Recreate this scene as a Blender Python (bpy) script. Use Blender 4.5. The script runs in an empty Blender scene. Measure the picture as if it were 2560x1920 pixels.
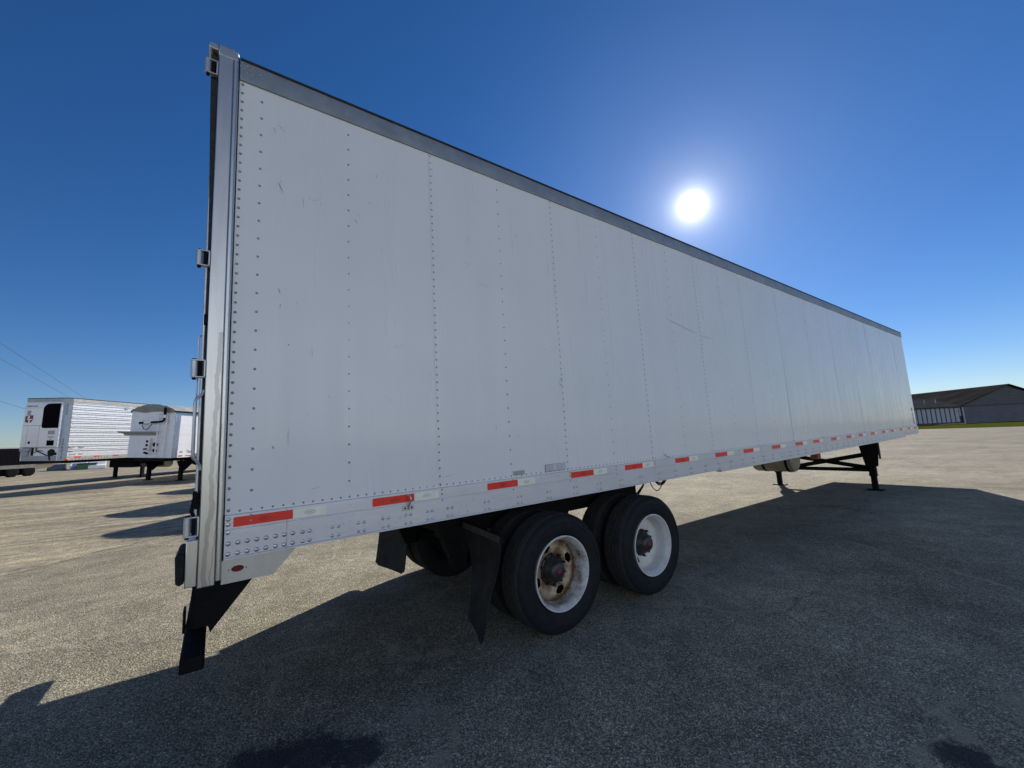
import bpy, bmesh, math, random
from mathutils import Vector, Matrix
R = math.radians
random.seed(7)
sc = bpy.context.scene
C = sc.collection

# ------------------------------------------------------------------ camera
cam_d = bpy.data.cameras.new('camera')
cam = bpy.data.objects.new('camera', cam_d)
C.objects.link(cam)
ROT = [[0.8113202835379669, -0.03949526250425253, -0.5832662528892587],
       [-0.5827343379345957, -0.13432334810597701, -0.8014848280194742],
       [-0.046691422249534, 0.9901501716372698, -0.1319945025180766]]
m = Matrix(ROT).to_4x4()
m.translation = Vector((-0.04741927, -2.68866697, 1.6261951))
cam.matrix_world = m
cam_d.sensor_fit = 'HORIZONTAL'
cam_d.sensor_width = 36.0
cam_d.lens = 1014.84 / 2560 * 36.0
cam_d.clip_start = 0.05
cam_d.clip_end = 9000
sc.camera = cam

# ------------------------------------------------------------------ sky, sun, exposure
SUN = Vector((0.7855681, 0.4107311, 0.4627988)).normalized()
SUN_STRENGTH = 5.0
SKY_STRENGTH = 0.055
w = bpy.data.worlds.new('World')
sc.world = w
w.use_nodes = True
nt = w.node_tree
nt.nodes.clear()
out = nt.nodes.new('ShaderNodeOutputWorld')
bg = nt.nodes.new('ShaderNodeBackground')
sky = nt.nodes.new('ShaderNodeTexSky')
sky.sky_type = 'NISHITA'
sky.sun_disc = False
sky.sun_elevation = math.asin(SUN.z)
sky.sun_rotation = math.atan2(SUN.x, SUN.y)
sky.altitude = 600
sky.air_density = 1.0
sky.dust_density = 0.1
sky.ozone_density = 3.0
bg.inputs['Strength'].default_value = SKY_STRENGTH
hsv = nt.nodes.new('ShaderNodeHueSaturation')
hsv.inputs['Saturation'].default_value = 1.26
nt.links.new(sky.outputs[0], hsv.inputs['Color'])
# the bright sun itself and the bright air right round it, fixed to the sun's direction
tc = nt.nodes.new('ShaderNodeTexCoord')
nrm = nt.nodes.new('ShaderNodeVectorMath'); nrm.operation = 'NORMALIZE'
dot = nt.nodes.new('ShaderNodeVectorMath'); dot.operation = 'DOT_PRODUCT'
dot.inputs[1].default_value = SUN
nt.links.new(tc.outputs['Generated'], nrm.inputs[0])
nt.links.new(nrm.outputs[0], dot.inputs[0])
mx = nt.nodes.new('ShaderNodeMath'); mx.operation = 'MAXIMUM'; mx.inputs[1].default_value = 0.0
nt.links.new(dot.outputs['Value'], mx.inputs[0])
def lobe(power, gain):
    p = nt.nodes.new('ShaderNodeMath'); p.operation = 'POWER'; p.inputs[1].default_value = power
    nt.links.new(mx.outputs[0], p.inputs[0])
    g = nt.nodes.new('ShaderNodeMath'); g.operation = 'MULTIPLY'; g.inputs[1].default_value = gain
    nt.links.new(p.outputs[0], g.inputs[0])
    return g
l1, l2, l3 = lobe(12000, 14.0), lobe(1700, 0.75), lobe(260, 0.17)
a1 = nt.nodes.new('ShaderNodeMath'); a1.operation = 'ADD'
a2 = nt.nodes.new('ShaderNodeMath'); a2.operation = 'ADD'
nt.links.new(l1.outputs[0], a1.inputs[0]); nt.links.new(l2.outputs[0], a1.inputs[1])
nt.links.new(a1.outputs[0], a2.inputs[0]); nt.links.new(l3.outputs[0], a2.inputs[1])
bg2 = nt.nodes.new('ShaderNodeBackground')
bg2.inputs['Color'].default_value = (1.0, 0.97, 0.93, 1)
nt.links.new(a2.outputs[0], bg2.inputs['Strength'])
# unseen pale bank added behind the camera as fill light on the shaded side
FILL_BANK = Vector((-0.25, -0.95, 0.05)).normalized()
dot2 = nt.nodes.new('ShaderNodeVectorMath'); dot2.operation = 'DOT_PRODUCT'; dot2.inputs[1].default_value = FILL_BANK
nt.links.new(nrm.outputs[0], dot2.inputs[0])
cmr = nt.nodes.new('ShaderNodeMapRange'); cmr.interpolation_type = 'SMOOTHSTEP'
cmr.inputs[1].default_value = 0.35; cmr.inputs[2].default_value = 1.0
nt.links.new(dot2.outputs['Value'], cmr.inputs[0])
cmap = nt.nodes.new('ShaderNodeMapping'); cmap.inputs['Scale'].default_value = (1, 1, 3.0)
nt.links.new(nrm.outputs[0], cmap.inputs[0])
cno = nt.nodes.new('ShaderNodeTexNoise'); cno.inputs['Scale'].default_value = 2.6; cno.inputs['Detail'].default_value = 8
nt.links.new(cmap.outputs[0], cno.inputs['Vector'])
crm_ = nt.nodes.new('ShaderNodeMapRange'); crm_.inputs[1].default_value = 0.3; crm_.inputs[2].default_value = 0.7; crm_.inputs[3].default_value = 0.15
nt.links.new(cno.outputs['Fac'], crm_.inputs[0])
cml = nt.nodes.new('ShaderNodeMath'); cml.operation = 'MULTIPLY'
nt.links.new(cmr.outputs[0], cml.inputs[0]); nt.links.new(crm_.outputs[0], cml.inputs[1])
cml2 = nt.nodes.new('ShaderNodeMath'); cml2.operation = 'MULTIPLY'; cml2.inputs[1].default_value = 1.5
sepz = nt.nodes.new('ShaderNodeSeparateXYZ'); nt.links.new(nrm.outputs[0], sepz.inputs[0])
low = nt.nodes.new('ShaderNodeMapRange'); low.interpolation_type = 'SMOOTHSTEP'     # the added fill thins out with height
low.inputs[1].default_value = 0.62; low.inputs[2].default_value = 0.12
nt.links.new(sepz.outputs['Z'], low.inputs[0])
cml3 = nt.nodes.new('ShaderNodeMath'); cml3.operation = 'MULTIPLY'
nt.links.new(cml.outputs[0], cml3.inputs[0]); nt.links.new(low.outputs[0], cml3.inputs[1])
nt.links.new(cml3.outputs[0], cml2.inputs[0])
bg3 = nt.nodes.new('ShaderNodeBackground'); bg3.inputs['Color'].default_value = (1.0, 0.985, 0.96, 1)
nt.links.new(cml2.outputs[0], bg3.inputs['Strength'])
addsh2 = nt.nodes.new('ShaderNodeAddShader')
l4 = lobe(22, 0.075)
bg4 = nt.nodes.new('ShaderNodeBackground'); bg4.inputs['Color'].default_value = (0.42, 0.66, 1.0, 1)
nt.links.new(l4.outputs[0], bg4.inputs['Strength'])
addsh0 = nt.nodes.new('ShaderNodeAddShader')
addsh = nt.nodes.new('ShaderNodeAddShader')
tint = nt.nodes.new('ShaderNodeMix'); tint.data_type = 'RGBA'; tint.blend_type = 'MULTIPLY'
tint.inputs[0].default_value = 1.0; tint.inputs[7].default_value = (0.94, 1.0, 1.22, 1)
nt.links.new(hsv.outputs[0], tint.inputs[6])
nt.links.new(tint.outputs[2], bg.inputs['Color'])
nt.links.new(bg.outputs[0], addsh0.inputs[0]); nt.links.new(bg4.outputs[0], addsh0.inputs[1]); nt.links.new(addsh0.outputs[0], addsh.inputs[0]); nt.links.new(bg2.outputs[0], addsh.inputs[1])
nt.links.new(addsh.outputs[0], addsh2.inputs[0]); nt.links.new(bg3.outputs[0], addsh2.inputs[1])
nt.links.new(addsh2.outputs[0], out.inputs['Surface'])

sd = bpy.data.lights.new('sun', 'SUN')
sd.energy = SUN_STRENGTH
sd.angle = R(0.5)
sd.color = (1.0, 0.955, 0.89)
so = bpy.data.objects.new('sun', sd)
so.rotation_euler = SUN.to_track_quat('Z', 'Y').to_euler()
so.location = SUN * 50
C.objects.link(so)

sc.view_settings.view_transform = 'Standard'
sc.view_settings.look = 'None'
sc.view_settings.exposure = 0.50
sc.view_settings.gamma = 1.0
sc.view_settings.use_curve_mapping = False

# ------------------------------------------------------------------ helpers
class G:
    """tiny node-graph helper"""
    def __init__(s, name, rough=0.5, metal=0.0, color=(0.5, 0.5, 0.5), spec=0.5):
        s.m = bpy.data.materials.new(name); s.m.use_nodes = True
        s.t = s.m.node_tree
        s.b = s.t.nodes['Principled BSDF']
        s.b.inputs['Roughness'].default_value = rough
        s.b.inputs['Metallic'].default_value = metal
        s.b.inputs['Base Color'].default_value = (*color, 1)
        s.b.inputs['Specular IOR Level'].default_value = spec
        s._co = None
    def n(s, t, **k):
        o = s.t.nodes.new(t)
        for a, v in k.items(): setattr(o, a, v)
        return o
    def l(s, a, b): s.t.links.new(a, b)
    def co(s):
        if s._co is None: s._co = s.n('ShaderNodeTexCoord').outputs['Object']
        return s._co
    def mapped(s, scale=(1, 1, 1), loc=(0, 0, 0), rot=(0, 0, 0), src=None):
        mp = s.n('ShaderNodeMapping')
        mp.inputs['Scale'].default_value = scale
        mp.inputs['Location'].default_value = loc
        mp.inputs['Rotation'].default_value = rot
        s.l(src or s.co(), mp.inputs['Vector'])
        return mp.outputs[0]
    def noise(s, scale, detail=4, rough=0.55, vec=None, dist=0.0):
        o = s.n('ShaderNodeTexNoise')
        o.inputs['Scale'].default_value = scale; o.inputs['Detail'].default_value = detail
        o.inputs['Roughness'].default_value = rough; o.inputs['Distortion'].default_value = dist
        s.l(vec or s.co(), o.inputs['Vector'])
        return o.outputs['Fac']
    def voro(s, scale, vec=None, feature='F1', outn='Color'):
        o = s.n('ShaderNodeTexVoronoi'); o.feature = feature
        o.inputs['Scale'].default_value = scale
        s.l(vec or s.co(), o.inputs['Vector'])
        return o.outputs[outn]
    def ramp(s, fac, stops, interp='LINEAR'):
        o = s.n('ShaderNodeValToRGB'); o.color_ramp.interpolation = interp
        e = o.color_ramp.elements
        while len(e) < len(stops): e.new(0.5)
        for i, (p, c) in enumerate(stops):
            e[i].position = p
            e[i].color = (c, c, c, 1) if isinstance(c, (int, float)) else (*c, 1)
        s.l(fac, o.inputs['Fac'])
        return o.outputs['Color']
    def mix(s, fac, a, b, mode='MIX'):
        o = s.n('ShaderNodeMix', data_type='RGBA', blend_type=mode)
        for sock, v in ((o.inputs[0], fac), (o.inputs[6], a), (o.inputs[7], b)):
            if isinstance(v, (int, float)): sock.default_value = v if sock == o.inputs[0] else (v, v, v, 1)
            elif isinstance(v, tuple): sock.default_value = (*v, 1)
            else: s.l(v, sock)
        return o.outputs[2]
    def math(s, op, a, b=None, c=None):
        o = s.n('ShaderNodeMath', operation=op)
        for i, v in enumerate((a, b, c)):
            if v is None: continue
            if isinstance(v, (int, float)): o.inputs[i].default_value = v
            else: s.l(v, o.inputs[i])
        return o.outputs[0]
    def sep(s, v):
        o = s.n('ShaderNodeSeparateXYZ'); s.l(v, o.inputs[0]); return o.outputs
    def color(s, c): s.l(c, s.b.inputs['Base Color'])
    def rough(s, c): s.l(c, s.b.inputs['Roughness'])
    def bump(s, h, strength=0.3, dist=0.01, prev=None):
        o = s.n('ShaderNodeBump')
        o.inputs['Strength'].default_value = strength; o.inputs['Distance'].default_value = dist
        s.l(h, o.inputs['Height'])
        if prev is not None: s.l(prev, o.inputs['Normal'])
        s.l(o.outputs[0], s.b.inputs['Normal'])
        return o.outputs[0]

def simple(name, color, rough=0.5, metal=0.0, var=0.12, scale=6.0, bump=0.0, bscale=80, spec=0.5, stretch=(1, 1, 1)):
    g = G(name, rough, metal, color, spec)
    v = g.mapped(stretch)
    n1 = g.noise(scale, 5, vec=v)
    lo = tuple(c * (1 - var) for c in color); hi = tuple(min(1, c * (1 + var)) for c in color)
    g.color(g.ramp(n1, [(0.3, lo), (0.7, hi)]))
    rr = g.ramp(g.noise(scale * 2.3, 4, vec=v), [(0.3, max(0.02, rough * 0.85)), (0.7, min(1, rough * 1.15))])
    g.rough(rr)
    if bump: g.bump(g.noise(bscale, 3), bump, 0.004)
    return g.m

class MB:
    def __init__(s): s.v = []; s.f = []; s.mi = []; s.cur = 0
    def mat(s, i): s.cur = i; return s
    def add(s, vs, fs):
        o = len(s.v); s.v += [tuple(p) for p in vs]
        for f in fs: s.f.append(tuple(i + o for i in f)); s.mi.append(s.cur)
        return s
    def box(s, x0, x1, y0, y1, z0, z1):
        return s.add([(x0, y0, z0), (x1, y0, z0), (x1, y1, z0), (x0, y1, z0), (x0, y0, z1), (x1, y0, z1), (x1, y1, z1), (x0, y1, z1)],
                     [(0, 3, 2, 1), (4, 5, 6, 7), (0, 1, 5, 4), (1, 2, 6, 5), (2, 3, 7, 6), (3, 0, 4, 7)])
    def prism(s, poly, axis, a, b):
        """polygon (2-D list) extruded along axis 0/1/2 from a to b"""
        n = len(poly)
        def p(q, t): l = list(q); l.insert(axis, t); return tuple(l)
        vs = [p(q, a) for q in poly] + [p(q, b) for q in poly]
        fs = [tuple(range(n)), tuple(range(2 * n - 1, n - 1, -1))] + [(i, (i + 1) % n, n + (i + 1) % n, n + i) for i in range(n)]
        return s.add(vs, fs)
    def hexa(s, p8):
        return s.add(p8, [(0, 3, 2, 1), (4, 5, 6, 7), (0, 1, 5, 4), (1, 2, 6, 5), (2, 3, 7, 6), (3, 0, 4, 7)])
    def bar(s, a, b, wx, wz, up=(0, 0, 1)):
        a, b = Vector(a), Vector(b); d = (b - a).normalized(); u = Vector(up)
        sd_ = d.cross(u)
        if sd_.length < 1e-4: sd_ = d.cross(Vector((1, 0, 0)))
        sd_.normalize(); u = sd_.cross(d)
        sx, sz = sd_ * wx / 2, u * wz / 2
        return s.hexa([a - sx - sz, a + sx - sz, b + sx - sz, b - sx - sz, a - sx + sz, a + sx + sz, b + sx + sz, b - sx + sz])
    def tube(s, pts, r, seg=10, cap=True):
        P = [Vector(p) for p in pts]; rings = []
        t = (P[1] - P[0]).normalized()
        ref = Vector((0, 0, 1)) if abs(t.z) < 0.9 else Vector((1, 0, 0))
        nrm_ = t.cross(ref).normalized()
        vs = []
        for i, p in enumerate(P):
            if i == 0: t2 = P[1] - P[0]
            elif i == len(P) - 1: t2 = P[-1] - P[-2]
            else: t2 = (P[i + 1] - P[i]).normalized() + (P[i] - P[i - 1]).normalized()
            t2.normalize()
            nrm_ = (nrm_ - t2 * nrm_.dot(t2)).normalized(); bn = t2.cross(nrm_)
            rr = r[i] if isinstance(r, (list, tuple)) else r
            for k in range(seg):
                a = 2 * math.pi * k / seg
                vs.append(p + nrm_ * math.cos(a) * rr + bn * math.sin(a) * rr)
        n = len(P); fs = []
        for i in range(n - 1):
            for k in range(seg):
                k2 = (k + 1) % seg
                fs.append((i * seg + k, i * seg + k2, (i + 1) * seg + k2, (i + 1) * seg + k))
        if cap: fs += [tuple(range(seg))[::-1], tuple(range((n - 1) * seg, n * seg))]
        return s.add(vs, fs)
    def lathe(s, prof, c, axis=1, seg=64, close=False, skip=None, cap=True):
        """prof: list of (t, r) along axis, about centre c"""
        vs = []; fs = []
        for (t, r) in prof:
            for k in range(seg):
                a = 2 * math.pi * k / seg
                q = [math.cos(a) * r, math.sin(a) * r]; q.insert(axis, t)
                vs.append((q[0] + c[0], q[1] + c[1], q[2] + c[2]))
        n = len(prof)
        for i in range(n - 1 + (1 if close else 0)):
            j = (i + 1) % n
            for k in range(seg):
                k2 = (k + 1) % seg
                f = (i * seg + k, j * seg + k, j * seg + k2, i * seg + k2)
                if skip:
                    cx = [sum(vs[q][d] for q in f) / 4 - c[d] for d in range(3)]
                    if skip(cx): continue
                fs.append(f)
        if not close and cap:
            if prof[0][1] > 1e-4 and not skip: fs.append(tuple(range(seg)))
            if prof[-1][1] > 1e-4 and not skip: fs.append(tuple(range((n - 1) * seg, n * seg))[::-1])
        return s.add(vs, fs)
    def dome(s, x, y, z, r, seg=8, h=0.55):
        """rivet head facing -y"""
        vs = []
        for (rr, hh) in ((1.0, 0.0), (0.78, 0.62), (0.35, 0.95)):
            for k in range(seg):
                a = 2 * math.pi * k / seg
                vs.append((x + math.cos(a) * r * rr, y - hh * r * h, z + math.sin(a) * r * rr))
        vs.append((x, y - r * h, z))
        fs = []
        for i in range(2):
            for k in range(seg):
                k2 = (k + 1) % seg
                fs.append((i * seg + k, i * seg + k2, (i + 1) * seg + k2, (i + 1) * seg + k))
        for k in range(seg): fs.append((2 * seg + k, 2 * seg + (k + 1) % seg, 3 * seg))
        return s.add(vs, fs)
    def rect_y(s, x0, x1, z0, z1, y):
        return s.add([(x0, y, z0), (x1, y, z0), (x1, y, z1), (x0, y, z1)], [(0, 1, 2, 3)])
    def build(s, name, mats, parent=None, bevel=0.0, angle=35, bseg=2):
        me = bpy.data.meshes.new(name)
        me.from_pydata(s.v, [], s.f)
        if not isinstance(mats, (list, tuple)): mats = [mats]
        for mm in mats: me.materials.append(mm)
        me.polygons.foreach_set('material_index', s.mi)
        bm = bmesh.new(); bm.from_mesh(me)
        bmesh.ops.recalc_face_normals(bm, faces=bm.faces)
        bm.to_mesh(me); bm.free()
        me.polygons.foreach_set('use_smooth', [True] * len(me.polygons))
        me.set_sharp_from_angle(angle=R(angle))
        me.update()
        o = bpy.data.objects.new(name, me); C.objects.link(o)
        if parent: o.parent = parent
        if bevel:
            md = o.modifiers.new('bevel', 'BEVEL'); md.width = bevel; md.segments = bseg
            md.limit_method = 'ANGLE'; md.angle_limit = R(40)
        return o

def thing(name, label, cat, loc=(0, 0, 0), rot=(0, 0, 0), group=None):
    o = bpy.data.objects.new(name, None); o.empty_display_size = 0.3
    C.objects.link(o); o.location = loc; o.rotation_euler = rot
    return tag(o, label, cat, group)
def tag(o, label, cat, group=None):
    o['label'] = label; o['category'] = cat
    if group: o['group'] = group
    return o
def struct(o): o['kind'] = 'structure'; return o
def copy_part(o, parent, off=(0, 0, 0)):
    c = o.copy(); C.objects.link(c); c.parent = parent
    c.location = Vector(o.location) + Vector(off)
    for ch in list(o.children):
        d = ch.copy(); C.objects.link(d); d.parent = c
    return c
def copy_tree(o, parent=None):
    c = o.copy(); C.objects.link(c); c.parent = parent
    for ch in list(o.children): copy_tree(ch, c)
    return c
def lettering(name, body, size, u, v, origin, mat_, parent, depth=0.002, squeeze=1.0, align='CENTER'):
    """writing built from the built-in font; u = reading direction, v = up"""
    cu = bpy.data.curves.new(name, 'FONT'); cu.body = body; cu.size = size; cu.extrude = depth
    cu.align_x = align; cu.align_y = 'CENTER'
    tmp = bpy.data.objects.new('tmp', cu); C.objects.link(tmp)
    dg = bpy.context.evaluated_depsgraph_get()
    me = bpy.data.meshes.new_from_object(tmp.evaluated_get(dg))
    bpy.data.objects.remove(tmp); bpy.data.curves.remove(cu)
    u, v = Vector(u).normalized(), Vector(v).normalized(); n_ = u.cross(v); o3 = Vector(origin)
    for q in me.vertices: q.co = o3 + u * q.co.x * squeeze + v * q.co.y + n_ * q.co.z
    me.materials.clear(); me.materials.append(mat_)
    o = bpy.data.objects.new(name, me); C.objects.link(o); o.parent = parent
    return o

# ------------------------------------------------------------------ ground
EDGE_P = Vector((-0.744, 8.65)); EDGE_U = Vector((0.658, 0.753)).normalized(); EDGE_N = Vector((-EDGE_U.y, EDGE_U.x))
def sstep(t): t = max(0, min(1, t)); return t * t * (3 - 2 * t)
def dirt_h(d):
    return 0.33 * sstep(d / 13.0) - 0.18 * sstep((d - 22) / 22.0) - 0.65 * sstep((d - 45) / 14.0)
def zground(x, y):
    d = (Vector((x, y)) - EDGE_P).dot(EDGE_N)
    return 0.008 + dirt_h(d) if d > 0 else 0.0

def asphalt_mat():
    g = G('asphalt', 0.95, 0, (0.08, 0.08, 0.08), 0.12)
    st = g.sep(g.voro(150)); st2 = g.sep(g.voro(70)); st3 = g.sep(g.voro(290))
    c1 = g.ramp(st[0], [(0.0, (0.09, 0.086, 0.08)), (0.45, (0.20, 0.192, 0.172)), (0.8, (0.33, 0.315, 0.275)), (1.0, (0.55, 0.52, 0.45))])
    c2 = g.ramp(st2[0], [(0.0, 0.68), (0.6, 1.0), (0.9, 1.15), (1.0, 1.6)])
    c = g.mix(0.65, c1, c2, 'MULTIPLY')
    c3 = g.ramp(st3[1], [(0.0, 0.55), (1.0, 1.5)])
    c = g.mix(0.8, c, c3, 'MULTIPLY')
    big = g.ramp(g.noise(0.33, 5, 0.6), [(0.3, 0.74), (0.7, 1.26)])
    mid = g.ramp(g.noise(2.0, 6, 0.65), [(0.3, 0.76), (0.7, 1.22)])
    c = g.mix(1.0, c, big, 'MULTIPLY'); c = g.mix(1.0, c, mid, 'MULTIPLY')
    c = g.mix(1.0, c, (1.09, 1.015, 0.83), 'MULTIPLY')
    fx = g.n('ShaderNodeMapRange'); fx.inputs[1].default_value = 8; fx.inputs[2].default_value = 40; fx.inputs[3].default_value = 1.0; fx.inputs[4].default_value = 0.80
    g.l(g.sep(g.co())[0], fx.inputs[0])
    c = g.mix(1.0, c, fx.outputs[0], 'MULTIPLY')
    c = g.mix(1.0, c, g.ramp(g.noise(7.5, 5, 0.65), [(0.3, 0.86), (0.7, 1.13)]), 'MULTIPLY')
    # sand and dust lying in streaks along the lane
    sv = g.mapped((0.16, 1.1, 1), rot=(0, 0, R(-42)))
    dust = g.ramp(g.noise(1.0, 8, 0.62, vec=sv, dist=0.6), [(0.52, 0.0), (0.76, 0.45)])
    dust2 = g.ramp(g.noise(55, 3), [(0.35, 0.0), (0.65, 1.0)])
    dm = g.math('MULTIPLY', dust, dust2)
    c = g.mix(dm, c, (0.42, 0.355, 0.25))
    # cracks, filled with pale dust
    wv = g.n('ShaderNodeVectorMath', operation='ADD')
    nz = g.n('ShaderNodeTexNoise'); nz.inputs['Scale'].default_value = 1.6; nz.inputs['Detail'].default_value = 6
    g.l(g.co(), nz.inputs['Vector'])
    sc_ = g.n('ShaderNodeVectorMath', operation='SCALE'); sc_.inputs['Scale'].default_value = 0.55
    g.l(nz.outputs['Color'], sc_.inputs[0]); g.l(g.co(), wv.inputs[0]); g.l(sc_.outputs[0], wv.inputs[1])
    cr = g.voro(0.42, wv.outputs[0], 'DISTANCE_TO_EDGE', 'Distance')
    crm = g.ramp(cr, [(0.0, 1.0), (0.006, 1.0), (0.012, 0.0)])
    brk = g.ramp(g.noise(0.9, 3), [(0.46, 0.0), (0.58, 0.60)])
    cm = g.math('MULTIPLY', crm, brk)
    c = g.mix(cm, c, (0.40, 0.34, 0.24))
    cr2 = g.voro(0.9, wv.outputs[0], 'DISTANCE_TO_EDGE', 'Distance')
    crm2 = g.math('MULTIPLY', g.ramp(cr2, [(0.0, 1.0), (0.004, 0.9), (0.009, 0.0)]), g.ramp(g.noise(0.8, 4, vec=g.mapped(loc=(7, 3, 0))), [(0.52, 0.0), (0.64, 0.45)]))
    c = g.mix(crm2, c, (0.05, 0.048, 0.045))
    # old oil stains
    for (sx, sy, sr) in STAINS:
        dx = g.n('ShaderNodeVectorMath', operation='DISTANCE'); dx.inputs[1].default_value = (sx, sy, 0)
        g.l(g.co(), dx.inputs[0])
        nd = g.math('ADD', g.math('DIVIDE', dx.outputs['Value'], sr), g.math('MULTIPLY', g.math('SUBTRACT', g.noise(9, 8, 0.8), 0.5), 2.0))
        mk = g.ramp(nd, [(0.5, 0.9), (0.85, 0.0)])
        c = g.mix(mk, c, (0.045, 0.045, 0.048))
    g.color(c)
    h1 = g.voro(150, None, 'F1', 'Distance'); h2 = g.voro(70, None, 'F1', 'Distance')
    h = g.math('ADD', g.math('MULTIPLY', h1, -0.6), g.math('MULTIPLY', h2, -1.0))
    g.bump(h, 0.6, 0.009)
    return g.m
STAINS = [(0.18, 0.02, 0.26), (0.40, -0.06, 0.28), (0.62, -0.20, 0.22), (2.93, -2.16, 0.17)]

def dirt_mat():
    g = G('packed_dirt', 0.95, 0, (0.3, 0.25, 0.18), 0.15)
    sv = g.mapped((0.24, 1.15, 1), rot=(0, 0, R(-44)))
    streak = g.noise(1.0, 10, 0.72, vec=sv, dist=1.6)
    c = g.ramp(streak, [(0.34, (0.19, 0.170, 0.136)), (0.45, (0.31, 0.268, 0.198)), (0.55, (0.43, 0.362, 0.242)), (0.68, (0.53, 0.45, 0.30))])
    patch = g.ramp(g.noise(0.35, 6, 0.6), [(0.35, 0.78), (0.7, 1.15)])
    c = g.mix(1.0, c, patch, 'MULTIPLY')
    st = g.sep(g.voro(70)); sp = g.ramp(st[0], [(0.0, 0.55), (0.6, 1.0), (1.0, 1.6)])
    c = g.mix(0.65, c, sp, 'MULTIPLY')
    clod = g.ramp(g.noise(6, 8, 0.75), [(0.3, 0.6), (0.7, 1.3)])
    c = g.mix(1.0, c, clod, 'MULTIPLY')
    g.color(c)
    h = g.math('ADD', g.math('MULTIPLY', g.noise(7, 7, 0.7), 1.0), g.math('MULTIPLY', g.voro(70, None, 'F1', 'Distance'), -0.35))
    h = g.math('ADD', h, g.math('MULTIPLY', streak, 2.0))
    g.bump(h, 0.6, 0.05)
    return g.m

def grass_mat():
    g = G('dry_grass', 1.0, 0, (0.07, 0.09, 0.03), 0.0)
    n1 = g.noise(0.35, 8, 0.7); n2 = g.noise(6, 6, 0.7)
    c = g.ramp(n1, [(0.3, (0.045, 0.058, 0.008)), (0.55, (0.075, 0.083, 0.014)), (0.75, (0.12, 0.108, 0.03))])
    c = g.mix(1.0, c, g.ramp(n2, [(0.3, 0.6), (0.7, 1.3)]), 'MULTIPLY')
    g.color(c); g.bump(n2, 0.8, 0.1)
    return g.m

M_asphalt, M_dirt, M_grass = asphalt_mat(), dirt_mat(), grass_mat()
b = MB()
b.add([(-4000, -4000, -1.2), (4000, -4000, -1.2), (4000, 4000, -1.2), (-4000, 4000, -1.2)], [(0, 1, 2, 3)])
struct(b.build('field', M_grass))
b = MB()
b.add([(50, -900, -.012), (1500, -900, -.012), (1500, 900, -.012), (150, 900, -.012), (50, 40, -.012)], [(0, 1, 2, 3, 4)])
struct(b.build('grass_verge', M_grass))
b = MB()   # asphalt lot, ends at the grass strip on the right
b.add([(-260, -260, 0), (0, -260, 0), (60, -90, 0), (86.0, 0.5, 0), (90.5, 14.5, 0), (112, 80, 0), (160, 260, 0), (-260, 260, 0)], [tuple(range(8))])
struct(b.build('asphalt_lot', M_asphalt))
# dirt yard: a sheet that starts at the ragged edge of the asphalt and climbs gently
ds = [0, .25, .6, 1, 1.5, 2, 3, 4, 5, 6, 7, 8, 9, 10, 11, 12, 13, 15, 18, 22, 26, 30, 36, 44, 52, 70, 110, 200, 420]
ss = [-420, -200, -90, -45, -25, -15] + [-10 + .25 * i for i in range(81)] + [12, 15, 20, 30, 45, 70, 110, 180, 300, 500]
rg = random.Random(3)
b = MB(); vs = []; nd = len(ds)
for s_ in ss:
    j0 = 0.10 * math.sin(s_ * 1.3) + 0.07 * math.sin(s_ * 3.7 + 1) + 0.05 * math.sin(s_ * 9.1 + 2) + rg.uniform(-.03, .03)
    for d in ds:
        dd = d + j0 * max(0, 1 - d / 3.0)
        p = EDGE_P + EDGE_U * s_ + EDGE_N * dd
        bumpy = 0.0 if d == 0 else 0.012 * math.sin(s_ * 2.1 + d * 1.7) + 0.010 * math.sin(d * 4.3 + s_ * 0.6)
        vs.append((p.x, p.y, 0.006 + dirt_h(max(0, d)) + (abs(bumpy) * min(1, d))))
fs = [(i * nd + k, (i + 1) * nd + k, (i + 1) * nd + k + 1, i * nd + k + 1) for i in range(len(ss) - 1) for k in range(nd - 1)]
b.add(vs, fs)
struct(b.build('dirt_yard', M_dirt, angle=80))

# ------------------------------------------------------------------ materials of the main trailer
def panel_mat():
    g = G('white_panel', 0.34, 0, (0.74, 0.76, 0.75), 0.5)
    v = g.mapped((5.0, 1, 0.5))
    n1 = g.noise(0.9, 6, 0.6, vec=v)
    base = g.ramp(n1, [(0.3, (0.725, 0.742, 0.735)), (0.7, (0.75, 0.765, 0.757))])
    n2 = g.ramp(g.noise(1.1, 7, 0.65), [(0.35, 0.965), (0.65, 1.0)])
    c = g.mix(1.0, base, n2, 'MULTIPLY')
    # faint grime and scuffs with a shape of their own
    sc1 = g.ramp(g.noise(7, 8, 0.75, vec=g.mapped((1, 1, 2.2))), [(0.68, 0.0), (0.76, 0.16)])
    c = g.mix(sc1, c, (0.40, 0.42, 0.43))
    # vertical greyer streaks on the front third
    xyz = g.sep(g.co())
    frontm = g.n('ShaderNodeMapRange'); frontm.inputs[1].default_value = 8.5; frontm.inputs[2].default_value = 12.5
    g.l(xyz[0], frontm.inputs[0])
    runs = g.ramp(g.noise(1.0, 6, 0.6, vec=g.mapped((7.0, 1, 0.22))), [(0.45, 0.0), (0.68, 0.55)])
    c = g.mix(g.math('MULTIPLY', runs, frontm.outputs[0]), c, (0.50, 0.52, 0.54))
    g.color(c)
    rr = g.ramp(g.noise(1.0, 5, 0.6, vec=g.mapped((6.0, 1, 0.35))), [(0.3, 0.22), (0.7, 0.42)])
    g.rough(rr)
    g.b.inputs['Coat Weight'].default_value = 0.22; g.b.inputs['Coat Roughness'].default_value = 0.07
    h = g.noise(1.0, 3, 0.5, vec=g.mapped((3.2, 1, 0.5)))
    p1 = g.bump(h, 0.10, 0.02)
    g.bump(g.noise(160, 2), 0.06, 0.002, prev=p1)
    return g.m
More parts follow.
